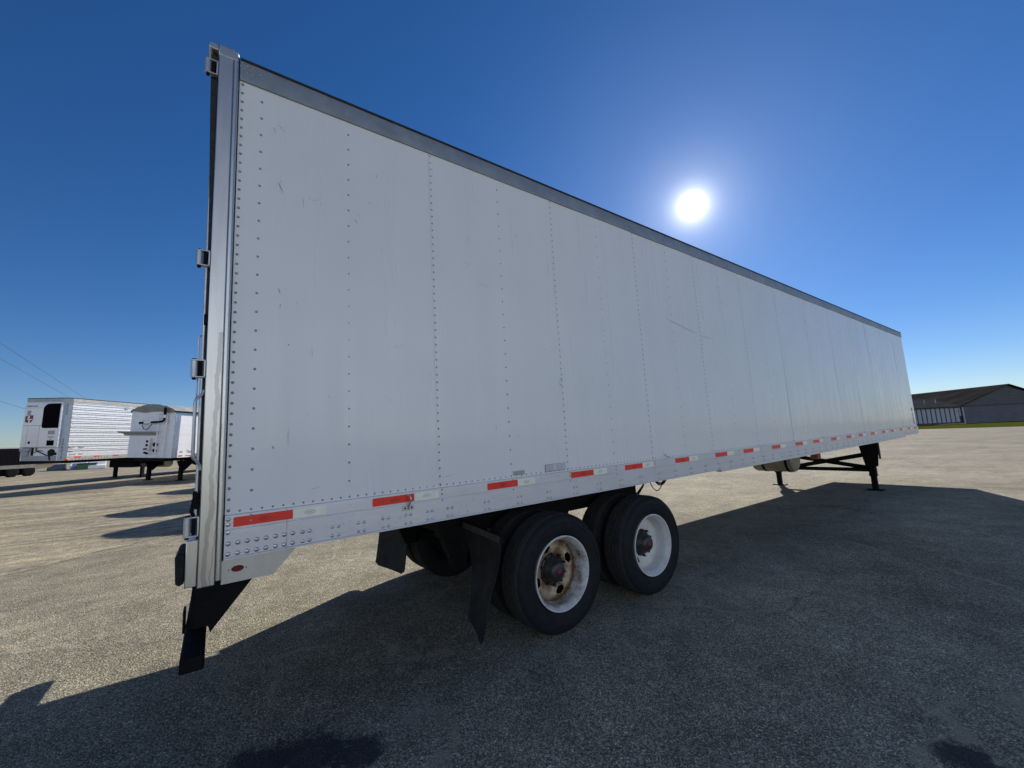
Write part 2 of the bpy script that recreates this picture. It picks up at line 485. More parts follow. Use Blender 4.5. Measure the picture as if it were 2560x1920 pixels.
def alu_mat(name, color, rough, metal, streak=(1, 1, 1), blotch=0.2):
    g = G(name, rough, metal, color, 0.5)
    v = g.mapped(streak)
    n1 = g.noise(5, 8, 0.7, vec=v)
    lo = tuple(c * (1 - blotch) for c in color); hi = tuple(min(1, c * (1 + blotch * 0.7)) for c in color)
    c = g.ramp(n1, [(0.32, lo), (0.68, hi)])
    sp = g.ramp(g.noise(38, 4, 0.7), [(0.6, 1.0), (0.72, 0.78)])
    g.color(g.mix(1.0, c, sp, 'MULTIPLY'))
    g.rough(g.ramp(g.noise(9, 5, vec=v), [(0.3, rough * 0.8), (0.7, min(1, rough * 1.25))]))
    g.bump(g.noise(60, 3, vec=v), 0.08, 0.003)
    return g.m
def post_mat():
    g = G('post_metal', 0.33, 0.88, (0.55, 0.54, 0.50), 0.5)
    v = g.mapped((6, 6, 0.6))
    c = g.ramp(g.noise(3, 7, 0.65, vec=v), [(0.3, (0.52, 0.515, 0.49)), (0.7, (0.64, 0.63, 0.59))])
    # a damp run trickling down the lower post
    xyz = g.sep(g.co())
    wob = g.math('MULTIPLY', g.math('SUBTRACT', g.noise(2.6, 4, 0.6, vec=g.mapped((0.01, 0.01, 1))), 0.5), 0.11)
    ctr = g.math('ADD', g.math('MULTIPLY_ADD', xyz[2], 0.026, -0.092), wob)
    dx = g.math('ABSOLUTE', g.math('SUBTRACT', xyz[0], ctr))
    wid = g.math('MULTIPLY_ADD', g.noise(5, 3, vec=g.mapped((0.01, 0.01, 1), loc=(0, 0, 5))), 0.014, 0.003)
    mk = g.math('LESS_THAN', dx, wid)
    zl = g.math('LESS_THAN', xyz[2], 2.25)
    c = g.mix(g.math('MULTIPLY', g.math('MULTIPLY', mk, zl), 0.75), c, (0.36, 0.355, 0.34))
    ctr2 = g.math('ADD', ctr, g.math('MULTIPLY', g.noise(3.1, 4, 0.6, vec=g.mapped((0.01, 0.01, 1), loc=(0, 0, 9))), 0.055))
    mk2 = g.math('LESS_THAN', g.math('ABSOLUTE', g.math('SUBTRACT', xyz[0], ctr2)), 0.003)
    c = g.mix(g.math('MULTIPLY', g.math('MULTIPLY', mk2, g.math('LESS_THAN', xyz[2], 1.75)), 0.7), c, (0.36, 0.355, 0.34))
    g.color(c)
    g.bump(g.noise(50, 3), 0.05, 0.003)
    return g.m
M_panel = panel_mat()
M_toprail = alu_mat('weathered_rail', (0.29, 0.325, 0.345), 0.5, 0.45, (0.8, 1, 1), 0.22)
M_botrail = alu_mat('dull_aluminium', (0.63, 0.64, 0.67), 0.40, 0.4, (0.5, 1, 2), 0.08)
M_post = post_mat()
M_rivet = simple('rivet_steel', (0.27, 0.275, 0.28), 0.34, 0.8, 0.25, 90)
M_rivet_big = simple('rivet_aluminium', (0.47, 0.47, 0.48), 0.33, 0.75, 0.3, 40)
M_scuff = simple('scuff_mark', (0.22, 0.23, 0.24), 0.7, 0, 0.3, 60)
M_scuffpale = simple('scratch_mark', (0.40, 0.42, 0.43), 0.6, 0, 0.2, 60)
M_seam = simple('seam_shadow', (0.16, 0.16, 0.16), 0.8, 0, 0.2, 30)
M_black = simple('black_paint', (0.009, 0.009, 0.010), 0.65, 0, 0.3, 9, 0.15, 60, 0.06)
M_frame = simple('black_frame', (0.007, 0.007, 0.008), 0.8, 0, 0.35, 7, 0.2, 50, 0.15)
M_rubber = simple('rubber', (0.011, 0.012, 0.014), 0.7, 0, 0.25, 14, 0.2, 120, 0.2)
M_tread = simple('dusty_tread', (0.040, 0.039, 0.037), 0.9, 0, 0.3, 22, 0.4, 160, 0.15)
M_flap = simple('flap_rubber', (0.013, 0.014, 0.016), 0.7, 0, 0.4, 5, 0.1, 30, 0.25)
M_gasket = simple('gasket', (0.02, 0.02, 0.02), 0.8, 0, 0.3, 20)
M_red = simple('red_reflector', (0.80, 0.030, 0.016), 0.32, 0, 0.06, 30)
M_silver = simple('pale_reflector', (0.84, 0.84, 0.70), 0.35, 0, 0.07, 12)
M_emblem_r = simple('emblem_dark_red', (0.30, 0.02, 0.018), 0.4, 0, 0.2, 30)
M_emblem_w = simple('emblem_grey', (0.42, 0.47, 0.46), 0.4, 0, 0.1, 30)
M_lamp = simple('red_lens', (0.13, 0.004, 0.010), 0.12, 0, 0.1, 20)
M_skirt = alu_mat('stainless_plate', (0.55, 0.54, 0.50), 0.42, 0.6, (1, 1, 0.3), 0.12)
M_galv = alu_mat('galvanised', (0.48, 0.49, 0.50), 0.4, 0.7, (1, 1, 1), 0.2)
M_plate = alu_mat('data_plate_metal', (0.42, 0.42, 0.42), 0.4, 0.5)
M_ink = simple('ink', (0.03, 0.035, 0.05), 0.6, 0, 0.2, 30)
M_inkpale = simple('faded_ink', (0.30, 0.31, 0.33), 0.6, 0, 0.15, 30)
M_sticker = simple('sticker_white', (0.66, 0.68, 0.68), 0.45, 0, 0.05, 10)
M_clamp = simple('greasy_steel', (0.05, 0.045, 0.04), 0.7, 0.2, 0.3, 20)
M_hub = simple('greasy_hub', (0.030, 0.031, 0.031), 0.42, 0.2, 0.5, 14, 0.3, 40)
M_hubred = simple('red_cap', (0.30, 0.012, 0.035), 0.4, 0, 0.2, 20)
M_tank = alu_mat('tan_tank', (0.30, 0.26, 0.20), 0.55, 0.1, (1, 1, 1), 0.2)
M_orange = simple('rusty_orange', (0.30, 0.10, 0.045), 0.7, 0, 0.4, 12)
M_wood = simple('floor_boards', (0.10, 0.075, 0.05), 0.8, 0, 0.3, 4)

def rim_mat(name, rust_lo, rust_hi, cream=0.0):
    g = G(name, 0.45, 0.0, (0.6, 0.6, 0.58), 0.4)
    xyz = g.sep(g.co())
    n1 = g.noise(9, 8, 0.72); n2 = g.noise(60, 5, 0.7)
    white = g.ramp(g.noise(14, 5), [(0.3, (0.52, 0.52, 0.49)), (0.7, (0.66, 0.655, 0.63))])
    rustc = g.ramp(n2, [(0.3, (0.060, 0.030, 0.014)), (0.55, (0.15, 0.080, 0.032)), (0.75, (0.28, 0.17, 0.08))])
    r2 = g.math('POWER', g.math('ADD', g.math('MULTIPLY', xyz[0], xyz[0]), g.math('MULTIPLY', xyz[2], xyz[2])), 0.5)
    if cream: white = g.mix(g.math('MULTIPLY', g.math('LESS_THAN', r2, 0.25), cream), white, (0.52, 0.42, 0.29))
    ring = g.ramp(g.math('ABSOLUTE', g.math('SUBTRACT', r2, 0.243)), [(0.0, 0.17), (0.05, 0.0)])
    hubz = g.ramp(r2, [(0.13, 0.16), (0.2, 0.0)])
    f = g.math('ADD', g.math('ADD', g.math('ADD', g.math('MULTIPLY', n1, 0.75), g.math('MULTIPLY', n2, 0.25)), ring), hubz)
    disc = g.math('MULTIPLY', g.math('LESS_THAN', r2, 0.252), 0.07)
    f = g.math('ADD', f, g.math('SUBTRACT', disc, 0.035))
    mk = g.ramp(f, [(rust_lo, 0.0), (rust_hi, 1.0)])
    g.color(g.mix(mk, white, rustc))
    g.rough(g.ramp(mk, [(0.0, 0.38), (1.0, 0.85)]))
    g.bump(n2, 0.1, 0.004)
    return g.m
M_rimrust = rim_mat('rusty_white_rim', 0.47, 0.70, 0.8)
M_rimclean = rim_mat('white_rim', 0.74, 0.86)

# ------------------------------------------------------------------ main trailer
TILT = math.atan(0.009)
W = 2.59
T = thing('box_trailer', 'long white box trailer with riveted side panels and rusty rear wheel, mid lot', 'trailer', (0, 0, 0.024), (0, -TILT, 0))
PIT, X0 = 1.2372, 0.0
ZB, ZP, ZT, ZR, XF = 1.045, 1.271, 3.831, 3.965, 16.0
seams = [1.238 + PIT * i for i in range(12)]           # panel joints
def zg(x): return -0.024 - 0.009 * x                  # ground in trailer space

# near side wall: lapped panels, rivets, scuffs
b = MB(); rs = random.Random(11)
edges = [0.010] + seams + [XF]
NX, NZ = 8, 16
for i in range(len(edges) - 1):
    xa, xb = edges[i] + 0.0008, edges[i + 1] - 0.0008
    ph = [rs.uniform(0, 6.28) for _ in range(5)]
    amp = 0.0016
    vs = []
    for k in range(NZ + 1):
        z = ZP + (ZT - ZP) * k / NZ
        for j in range(NX + 1):
            x = xa + (xb - xa) * j / NX; t = j / NX; q = k / NZ
            y = amp * (math.sin(2 * math.pi * t + ph[0]) * 0.5 + math.sin(3.1 * q + ph[1]) * 0.6 + 0.5 * math.sin(7 * q + 5 * t + ph[2]))
            y += -0.0022 * math.sin(math.pi * t) * math.sin(math.pi * q)
            y = y + 0.0014 * (1 - t)      # each sheet laps over the next
            vs.append((x, y, z))
    fs = [(k * (NX + 1) + j, k * (NX + 1) + j + 1, (k + 1) * (NX + 1) + j + 1, (k + 1) * (NX + 1) + j) for k in range(NZ) for j in range(NX)]
    b.mat(0).add(vs, fs)
b.mat(3).box(0.0, XF, 0.012, 0.05, ZP - 0.01, ZT + 0.01)        # dark core seen in the joints
b.mat(1)
def seg_for(x): return 10 if x < 2.5 else (8 if x < 6 else 6)
z = ZP + 0.020
while z < ZT - 0.01: b.dome(0.026, 0.000, z, 0.0076, 10); z += 0.0572
z = ZP + 0.115
while z < ZT - 0.05: b.dome(0.127, -0.001, z, 0.0072, 10, 0.4); z += 0.112
for i in range(13):
    xm = 0.6385 + PIT * i
    if xm < XF - 0.2:
        z = ZP + 0.11
        while z < ZT - 0.04: b.dome(xm, -0.001, z, 0.0068, seg_for(xm), 0.45); z += 0.112
for xs in seams:
    z = ZP + 0.02
    while z < ZT - 0.01: b.dome(xs + 0.015, 0.000, z, 0.0066, seg_for(xs), 0.5); z += 0.056
x = 0.076
while x < XF - 0.05:
    b.dome(x, 0.001, ZP + 0.014, 0.0064, seg_for(x), 0.5); x += 0.0513
rs = random.Random(5)
def scratch(x, z, dx, dz, wd, mi):
    b.mat(mi); dv = Vector((dx, 0, dz)); n_ = Vector((-dz, 0, dx)).normalized() * wd / 2
    p, q = Vector((x, -0.0035, z)), Vector((x + dx, -0.0035, z + dz))
    mid = (p + q) / 2 + n_ * rs.uniform(-1, 1)
    b.add([p, p + (mid - p) * .5 + n_ * .8, mid + n_, q, mid - n_, p + (mid - p) * .5 - n_ * .8], [(0, 1, 2, 3, 4, 5)])
for (x, z, dx, dz, wd, mi) in [(0.195, 3.60, 0.010, -0.05, .003, 4), (0.215, 3.62, .004, -.012, .003, 2), (0.232, 3.615, .006, -.014, .004, 2), (0.245, 3.60, .005, -.012, .003, 2),
        (0.222, 3.24, .03, -.075, .005, 2), (0.235, 3.25, .004, -.02, .004, 4), (0.365, 3.18, .0, -.08, .0025, 4), (0.395, 3.18, .012, .003, .006, 4), (0.42, 3.175, .012, .003, .007, 4), (0.44, 3.18, .008, .008, .006, 4), (0.46, 3.168, .006, -.01, .005, 4),
        (0.235, 2.56, .014, -.045, .004, 2), (0.25, 2.46, -.006, -.03, .005, 4), (0.30, 2.22, -.01, -.016, .005, 2), (0.222, 1.62, .006, -.02, .006, 2), (0.42, 2.21, .004, -.07, .003, 4), (0.30, 1.72, .0, -.11, .003, 4),
        (0.42, 1.355, .06, .012, .003, 4), (0.68, 3.12, .02, -.03, .004, 2), (0.70, 3.16, .008, -.012, .004, 4), (0.83, 3.50, .002, -.02, .004, 2), (0.78, 3.28, .0, -.02, .004, 4), (0.86, 2.95, .004, -.02, .004, 4),
        (1.28, 1.34, .09, .012, .003, 4), (1.5, 3.0, .10, -.025, .002, 4), (1.62, 2.85, .15, -.03, .002, 4), (2.05, 3.39, .035, -.06, .004, 4), (1.55, 3.2, .06, -.005, .002, 4), (2.3, 2.35, .02, .0, .006, 4), (2.46, 2.09, .04, .006, .012, 4), (2.44, 2.06, .03, -.01, .008, 4), (2.45, 2.03, .04, .008, .01, 4),
        (4.20, 2.89, .75, -.14, .006, 4), (4.95, 2.75, .35, -.02, .004, 4), (0.9, 1.9, .01, -.03, .003, 4), (1.75, 1.66, .0, .03, .004, 4), (3.9, 1.33, .16, -.08, .01, 2)]:
    scratch(x, z, dx, dz, wd, mi)
for _ in range(70):
    x = rs.uniform(0.15, 5.5); z = rs.uniform(ZP + .1, ZT - .1); a = rs.uniform(0, 6.28); l_ = rs.uniform(.006, .03)
    scratch(x, z, math.cos(a) * l_, math.sin(a) * l_, rs.uniform(.0018, .004), 4)
b.build('side_wall', [M_panel, M_rivet, M_scuff, M_seam, M_scuffpale], T, angle=50)

# pale patches of bare shine and torn decal near the front, far side, roof, floor, nose
MB().box(0.0, XF, W - 0.04, W, ZP, ZT).build('far_side_wall', M_panel, T)
MB().prism([(0.0, ZR + 0.012), (0.03, ZR + 0.02), (W - 0.03, ZR + 0.02), (W, ZR + 0.012), (W, ZR - 0.03), (0.0, ZR - 0.03)], 0, 0.02, XF - 0.01).build('roof', M_panel, T)
b = MB().box(XF - 0.06, XF - 0.001, 0.06, W - 0.06, ZB + 0.02, ZR - 0.035); b.build('front_wall', M_panel, T, 0.01)
b = MB(); b.mat(0).box(0.02, XF - 0.07, 0.05, W - 0.05, ZP - 0.07, ZP - 0.02)
b.mat(1)
x = 0.4
while x < XF - 0.3:
    b.box(x - .03, x + .03, 0.055, W - 0.055, ZB + 0.035, ZP - 0.072); x += 0.31
b.build('floor', [M_wood, M_frame], T)

# top rails
b = MB()
b.mat(0).prism([(-0.010, ZT - 0.002), (-0.010, ZR - 0.012), (-0.004, ZR), (0.05, ZR + 0.01), (0.05, ZT - 0.002)], 0, 0.012, XF)
b.mat(2).box(0.012, XF, -0.014, 0.0, ZR - 0.004, ZR + 0.009)
b.mat(1)
for (x, z) in [(.024, .115), (.024, .07), (.024, .02), (.05, .108), (.05, .062), (.078, .103), (.078, .055), (.038, .09), (.064, .083), (.118, .08)]:
    b.dome(x, -0.010, ZT + z, 0.008, 10, 0.5)
x = 0.08
while x < XF:
    b.dome(x, -0.010, ZT + 0.014, 0.0045, 6, 0.4); x += 0.0513
b.build('top_rail', [M_toprail, M_toprail, M_gasket], T)
MB().box(0.012, XF, W - 0.045, W + 0.008, ZT + .001, ZR + 0.008).build('top_rail', M_toprail, T)
b = MB(); b.prism([(XF + .002, ZT - .01), (XF + .002, ZR - .02), (XF - .05, ZR + .018), (XF - .05, ZT - .01)], 1, -0.014, W + 0.014); b.build('front_cap', M_toprail, T, 0.006)

# bottom rails
b = MB()
b.mat(0).prism([(-0.004, ZP), (-0.013, ZP - 0.004), (-0.013, ZP - 0.072), (-0.010, ZP - 0.074), (-0.010, ZP - 0.077), (-0.014, ZP - 0.079), (-0.014, ZB + 0.012), (-0.019, ZB + 0.008), (-0.019, ZB), (0.05, ZB), (0.05, ZP)], 0, 0.30, XF - 1.52)
b.prism([(-0.004, ZP), (-0.013, ZP - 0.004), (-0.013, ZP - 0.072), (-0.010, ZP - 0.074), (-0.010, ZP - 0.077), (-0.018, ZP - 0.079), (-0.018, ZB + 0.012), (-0.023, ZB + 0.008), (-0.023, ZB), (0.05, ZB), (0.05, ZP)], 0, 0.012, 0.298)
b.box(5.06, XF - 1.55, -0.0165, 0.048, ZB - 0.025, ZB - 0.0005)
b.prism([(-0.004, ZP), (-0.013, ZP - 0.004), (-0.013, ZP - 0.072), (-0.010, ZP - 0.077), (-0.018, ZP - 0.079), (-0.018, ZB + .02), (0.05, ZB + .02), (0.05, ZP)], 0, XF - 1.518, XF)
b.mat(1)
for x in (.029, .071, .113, .156, .199, .244, .286, .329):
    yy = -0.018 if x < .298 else -0.014
    b.dome(x, yy, ZP - 0.146, 0.0125, 12, 0.6); b.dome(x, yy, ZP - 0.199, 0.0125, 12, 0.6)
for z in (ZP - .024, ZP - .05, ZP - .09): b.dome(.026, -0.013 if z > ZP - .08 else -.018, z, 0.0115, 12, 0.4)
cl = [.397, .555, .705, .857, 1.008, 1.163]
x = 1.315
while x < XF - 1.6: cl.append(x); x += 0.3085
for x in cl:
    for dx in (-.0178, .0178):
        for dz in (.148, .199): b.dome(x + dx, -0.014, ZP - dz, 0.0102 if x > .5 else .0115, 10 if x < 4 else 6, 0.6)
x = XF - 1.45
while x < XF - .05:
    for dz in (.148, .199): b.dome(x, -0.018, ZP - dz, 0.0095, 6, 0.6)
    x += 0.075
b.mat(2)
for i in range(26):
    xm = 0.6385 + PIT * i / 2 if i else 0.127
    if i and i % 2: xm += 0.002
    if xm < XF - 0.1:
        for dz in (.016, .045, .088): b.dome(xm, -0.013, ZP - dz, 0.0075, 10 if xm < 4 else 6, 0.4)
b.build('bottom_rail', [M_botrail, M_rivet_big, M_rivet], T, angle=30)
MB().box(0.012, XF, W - 0.05, W + 0.012, ZB, ZP - .001).build('bottom_rail', M_botrail, T)

# reflective strips along the rail (red then pale)
TAPE = [(.049, .328, .506), (.776, 1.053, 1.233), (1.636, 1.92, 2.1), (2.508, 2.794, 2.978), (3.241, 3.52, 3.702), (4.106, 4.383, 4.566), (4.968, 5.256, 5.426), (5.697, 5.981, 6.172), (6.574, 6.857, 7.041), (7.432, 7.724, 7.91), (8.177, 8.457, 8.644), (9.046, 9.328, 9.508), (9.9, 10.185, 10.37), (10.65, 10.93, 11.12), (11.51, 11.79, 11.98), (12.38, 12.66, 12.85), (13.13, 13.41, 13.6), (13.99, 14.27, 14.46), (14.83, 15.11, 15.3), (15.57, 15.86, 15.98)]
for i, (xa, xm, xb) in enumerate(TAPE):
    b = MB(); y = -0.0145
    b.mat(0).box(xa, xm, y, -0.0128, ZP - 0.066, ZP - 0.016)
    b.mat(1).box(xm + .0005, xb, y, -0.0128, ZP - 0.066, ZP - 0.016)
    if i < 6:     # small printed emblem: an oval with a band through it
        for (cx, mi) in ((xa + .62 * (xm - xa) - .03, 2), ((xm + xb) / 2, 3)):
            b.mat(mi); cz = ZP - 0.041
            pts = [(cx + .027 * math.cos(a) * (1 + .12 * math.cos(2 * a)), cz + .013 * math.sin(a)) for a in [k * math.pi / 12 for k in range(24)]]
            inn = [(cx + (px - cx) * .86, cz + (pz - cz) * .80) for px, pz in pts]
            b.add([(px, y - .0006, pz) for px, pz in pts] + [(px, y - .0006, pz) for px, pz in inn], [(k, (k + 1) % 24, 24 + (k + 1) % 24, 24 + k) for k in range(24)])
            for q in range(7):
                xx = cx - .017 + q * .0048
                b.rect_y(xx, xx + .0025, cz - .006, cz + .006, y - .0006)
    b.build('reflector_strip', [M_red, M_silver, M_emblem_r, M_emblem_w], T)

# rear frame: posts, header, sill
def post(ya, yb, sgn):
    b = MB()
    b.mat(0).box(-.094, -.022, ya, yb, .933, 4.0)
    cy = ya if sgn < 0 else yb
    b.tube([(-.009, cy + .014 * (-sgn), .95), (-.009, cy + .014 * (-sgn), 3.99)], .014, 14)
    b.mat(1).box(-.0215, .0105, min(cy, cy - sgn * .06) + (.02 if sgn < 0 else 0), max(cy, cy - sgn * .06) - (0 if sgn < 0 else .02), .95, 3.97)
    b.mat(0).box(-.096, -.001, ya - .002, yb + .001, 3.93, 3.992)
    b.box(-.142, -.0965, ya - .001, yb, 3.952, 3.990)
    return b.build('corner_post', [M_post, M_gasket], T, 0.004)
post(-0.022, 0.10, -1); post(W - 0.10, W + 0.022, 1)
MB().box(-.092, .0, .102, W - .102, 3.78, 4.0).build('door_header', M_post, T, .006)
MB().box(-.092, .0, .102, W - .102, .945, 1.18).build('door_sill', M_post, T, .006)
MB().box(-.144, -.096, -.012, .16, .943, 1.169).build('bumper_bracket', M_post, T, .004)
b = MB()
b.prism([(-.146, .965), (-.146, 1.105), (-.172, 1.112), (-.186, 1.095), (-.180, .968), (-.165, .955)], 1, .0, .30)
b.build('dock_bumper', M_rubber, T, .006)

# rear doors with hinges, lock rods, grab handle
M_door = M_panel
doors = []
for (ya, yb) in ((.012, W / 2 - .006), (W / 2 + .006, W - .012)):
    b = MB(); b.mat(0).box(-.1065, -.098, ya + .03, yb - .03, 1.20, 3.93)
    for (q0, q1) in ((ya, ya + .0295), (yb - .0295, yb)): b.mat(1).prism([(-.0955, 1.19), (-.0955, 3.94), (-.132, 3.94), (-.126, 3.6), (-.112, 3.0), (-.107, 2.6), (-.107, 1.19)], 1, q0, q1)
    b.box(-.107, -.0975, ya + .031, yb - .031, 1.17, 1.198); b.box(-.130, -.0975, ya + .031, yb - .031, 3.932, 3.955)
    doors.append(b.build('rear_door', [M_door, M_gasket], T, .003))
M_hinge = M_galv
for z, hh in ((3.835, .085), (2.66, .083), (2.045, .09), (1.235, .092)):
    b = MB(); xk, yk = -.143, -.006
    b.mat(0).tube([(xk, yk, z - hh / 2), (xk, yk, z + hh / 2)], .0155, 14)
    b.mat(1).tube([(xk, yk, z - hh / 2 - .014), (xk, yk, z - hh / 2 - .001)], .009, 10); b.tube([(xk, yk, z + hh / 2 + .001), (xk, yk, z + hh / 2 + .009)], .0115, 10)
    b.mat(0).box(xk - .012, -.096, yk - .016, yk + .016, z + hh / 2 - .004, z + hh / 2 + .004)
    b.box(xk - .012, -.096, yk - .016, yk + .016, z - hh / 2 - .004, z - hh / 2 + .004)
    b.box(-.103, -.0945, yk - .02, yk + .03, z - hh / 2, z + hh / 2)
    b.mat(1).box(-.126, -.108, yk - .004, yk + .03, z - hh / 2 + .006, z + hh / 2 - .006)
    b.build('hinge', [M_hinge, M_black], doors[0], .002)
b = MB(); b.tube([(-.121, .45, 1.1), (-.121, .45, 3.9)], .012, 10); b.build('lock_rod', M_galv, doors[0])
b = MB(); b.tube([(-.121, .95, 1.1), (-.121, .95, 3.9)], .012, 10); b.build('lock_rod', M_galv, doors[0])
b = MB(); b.tube([(-.1, -.004, 1.93), (-.107, -.010, 1.905), (-.127, -.02, 1.885), (-.133, -.024, 1.865), (-.134, -.024, 1.60), (-.131, -.022, 1.58), (-.112, -.012, 1.555), (-.104, -.006, 1.54), (-.1, -.004, 1.515)], .0072, 10)
b.build('grab_handle', M_galv, T)
b = MB(); b.tube([(-.118, .03, 2.235), (-.128, .02, 2.225), (-.13, .02, 2.2), (-.13, .02, 1.60), (-.126, .02, 1.57), (-.112, .03, 1.56)], .0038, 8)
b.build('door_rod', M_galv, T)
b = MB(); b.box(-.112, -.095, -.014, .02, 2.29, 2.345); b.build('door_catch', M_black, T, .003)
b = MB(); b.box(-.122, -.097, -.02, .03, 1.32, 1.35).box(-.13, -.106, -.018, .02, 1.345, 1.372).box(-.127, -.100, -.016, .02, 1.372, 1.40)
b.tube([(-.118, -.01, 1.285), (-.128, -.014, 1.31), (-.124, -.012, 1.345), (-.112, -.01, 1.36), (-.118, -.01, 1.41)], .009, 8)
b.build('lock_cam', M_black, T, .003)

# plate behind the post with the red side lamp
b = MB(); b.prism([(.004, .926), (.236, .926), (.348, 1.043), (.004, 1.043)], 1, -.010, -.006)
sk = b.build('skirt_plate', M_skirt, T)
b = MB(); cx, cz = .074, .992
pts = [(cx + .0245 * math.cos(a), cz + .0125 * math.sin(a)) for a in [k * math.pi / 14 for k in range(28)]]
b.mat(0).prism([(p[0], p[1]) for p in pts], 1, -.0175, -.0095)
b.mat(1).prism([(cx + (p[0] - cx) * 1.13, cz + (p[1] - cz) * 1.22) for p in pts], 1, -.0125, -.0099)
b.build('side_lamp', [M_lamp, M_gasket], sk)
MB().dome(.034, -.010, .991, .005, 10).build('lamp_screw', M_rivet_big, sk); MB().dome(.112, -.010, .990, .004, 10).build('lamp_screw', M_rivet, sk)

# plates, sticker, rope hook
b = MB(); b.mat(0).box(1.89, 2.003, -.0055, -.003, 1.288, 1.322)
b.mat(1)
for k in range(4): b.rect_y(1.90, 1.995 - .01 * (k % 2), 1.294 + k * .007, 1.2965 + k * .007, -.0062)
b.build('data_plate', [M_plate, M_inkpale], T)
b = MB(); b.mat(0).box(2.225, 2.452, -.0050, -.003, 1.285, 1.345)
b.mat(1)
for (xa, xb, za, zb) in ((2.225, 2.452, 1.285, 1.288), (2.225, 2.452, 1.342, 1.345), (2.225, 2.229, 1.288, 1.342), (2.448, 2.452, 1.288, 1.342)): b.rect_y(xa, xb, za, zb, -.0057)
b.mat(2)
for k in range(6):
    b.rect_y(2.236, 2.33 - .006 * (k % 3), 1.292 + k * .008, 1.2955 + k * .008, -.0056); b.rect_y(2.34, 2.44 - .008 * (k % 2), 1.292 + k * .008, 1.2955 + k * .008, -.0056)
b.build('notice_sticker', [M_sticker, M_ink, M_inkpale], T)
b = MB()
b.mat(0).box(.968, 1.005, -.020, -.014, ZP - .119, ZP - .088).box(1.013, 1.048, -.020, -.014, ZP - .119, ZP - .088)
b.mat(1).dome(.986, -.02, ZP - .104, .007, 8).dome(1.032, -.02, ZP - .104, .007, 8)
b.mat(0).tube([(1.008, -.018, ZP - .112), (1.010, -.026, ZP - .085), (1.014, -.042, ZP - .065), (1.016, -.050, ZP - .045), (1.014, -.046, ZP - .030), (1.010, -.034, ZP - .024), (1.006, -.018, ZP - .024)], .0065, 10)
b.build('rope_hook', [M_galv, M_gasket], T, .0015)
lettering('unit_number', '0', .14, (1, 0, 0), (0, 0, 1), (15.72, -.006, 1.73), M_ink, T)
for i, ch in enumerate('726'):
    lettering('unit_number', ch, .14, (1, 0, 0), (0, 0, 1), (15.72, -.006, 1.58 - i * .105), M_ink, T)

# rear guard under the doors
b = MB(); b.box(-.155, -.052, .10, W - .10, .50, .575); b.build('guard_beam', M_black, T, .012)
for ys in (.50, W - .58):
    b = MB()
    b.prism([(-.045, .578), (-.032, .535), (-.028, .545), (.18, .804), (.37, 1.043), (-.115, 1.043), (-.115, .578)], 1, ys, ys + .012)
    b.box(-.128, -.038, ys + .013, ys + .075, .578, 1.043)
    b.build('guard_strut', M_black, T, .003)
b = MB(); b.box(-.17, -.157, .62, .72, .53, .66); b.build('guard_plate', M_black, T, .003)

# bogie: slider rails, cross members, hangers, axles, air springs
b = MB()
for ys in (.72, W - .72):
    b.box(1.55, 4.25, ys - .05, ys + .05, .76, 1.035)
    b.box(1.0, 5.0, ys - .06, ys - .052, .93, 1.03)
    for xh in (1.75, 2.95, 4.1): b.prism([(xh - .18, .78), (xh + .14, .78), (xh + .08, .48), (xh - .06, .48)], 1, ys - .045, ys + .045)
b.box(2.90, 3.10, .78, W - .78, .56, .76)
for xc in (1.6, 2.3, 3.0, 3.6, 4.2): b.box(xc - .04, xc + .04, .771, W - .771, .80, .98)
b.mat(1)
for xx in (4.08, 4.20): b.dome(xx, .667, .98, .012, 8)
b.build('slider_frame', [M_frame, M_galv], T)
for xa in (2.37, 3.62):
    zc = .478 + zg(xa) 
    b = MB().tube([(xa, .18, zc), (xa, W - .18, zc)], .062, 16)
    b.tube([(xa, .40, zc), (xa, .62, zc)], .20, 20); b.tube([(xa, W - .62, zc), (xa, W - .40, zc)], .20, 20)
    b.bar((xa - .55, .72, .55), (xa + .12, .72, zc - .08), .09, .10); b.bar((xa - .55, W - .72, .55), (xa + .12, W - .72, zc - .08), .09, .10)
    b.build('axle', M_frame, T)
    for ys in (.72, W - .72):
        b = MB(); b.lathe([(.46, .0), (.46, .10), (.50, .135), (.56, .12), (.60, .14), (.68, .13), (.72, .10), (.758, .10)], (xa + .28, ys, 0), 2, 20); b.build('air_spring', M_rubber, T)

# wheels
SIDE_A = [(.035, .292), (.020, .305), (.008, .318), (.004, .330), (-.004, .350), (-.010, .385), (-.008, .420), (.000, .446), (.012, .462), (.026, .473)]
TREAD = [(.026, .473), (.036, .479), (.060, .482)]
for g_ in (.066, .108, .150, .192): TREAD += [(g_, .483), (g_ + .002, .468), (g_ + .010, .468), (g_ + .012, .483), (g_ + .020, .484)]
TREAD += [(.234, .482), (.246, .478), (.254, .473)]
SIDE_B = [(.254, .473), (.268, .462), (.280, .446), (.288, .42), (.290, .385), (.284, .350), (.276, .330), (.260, .305), (.245, .292), (.035, .292)]
def tyre(parent):
    b = MB()
    b.mat(0).lathe(SIDE_A, (0, 0, 0), 1, 96, cap=False)
    b.mat(1).lathe(TREAD, (0, 0, 0), 1, 96, cap=False)
    b.mat(0).lathe(SIDE_B, (0, 0, 0), 1, 96, cap=False)
    # moulded ring on the side wall
    b.lathe([(-.0075, .402), (-.0115, .405), (-.0115, .409), (-.0075, .412)], (0, 0, 0), 1, 96, cap=False)
    return b.build('tyre', [M_rubber, M_tread], parent, angle=28)
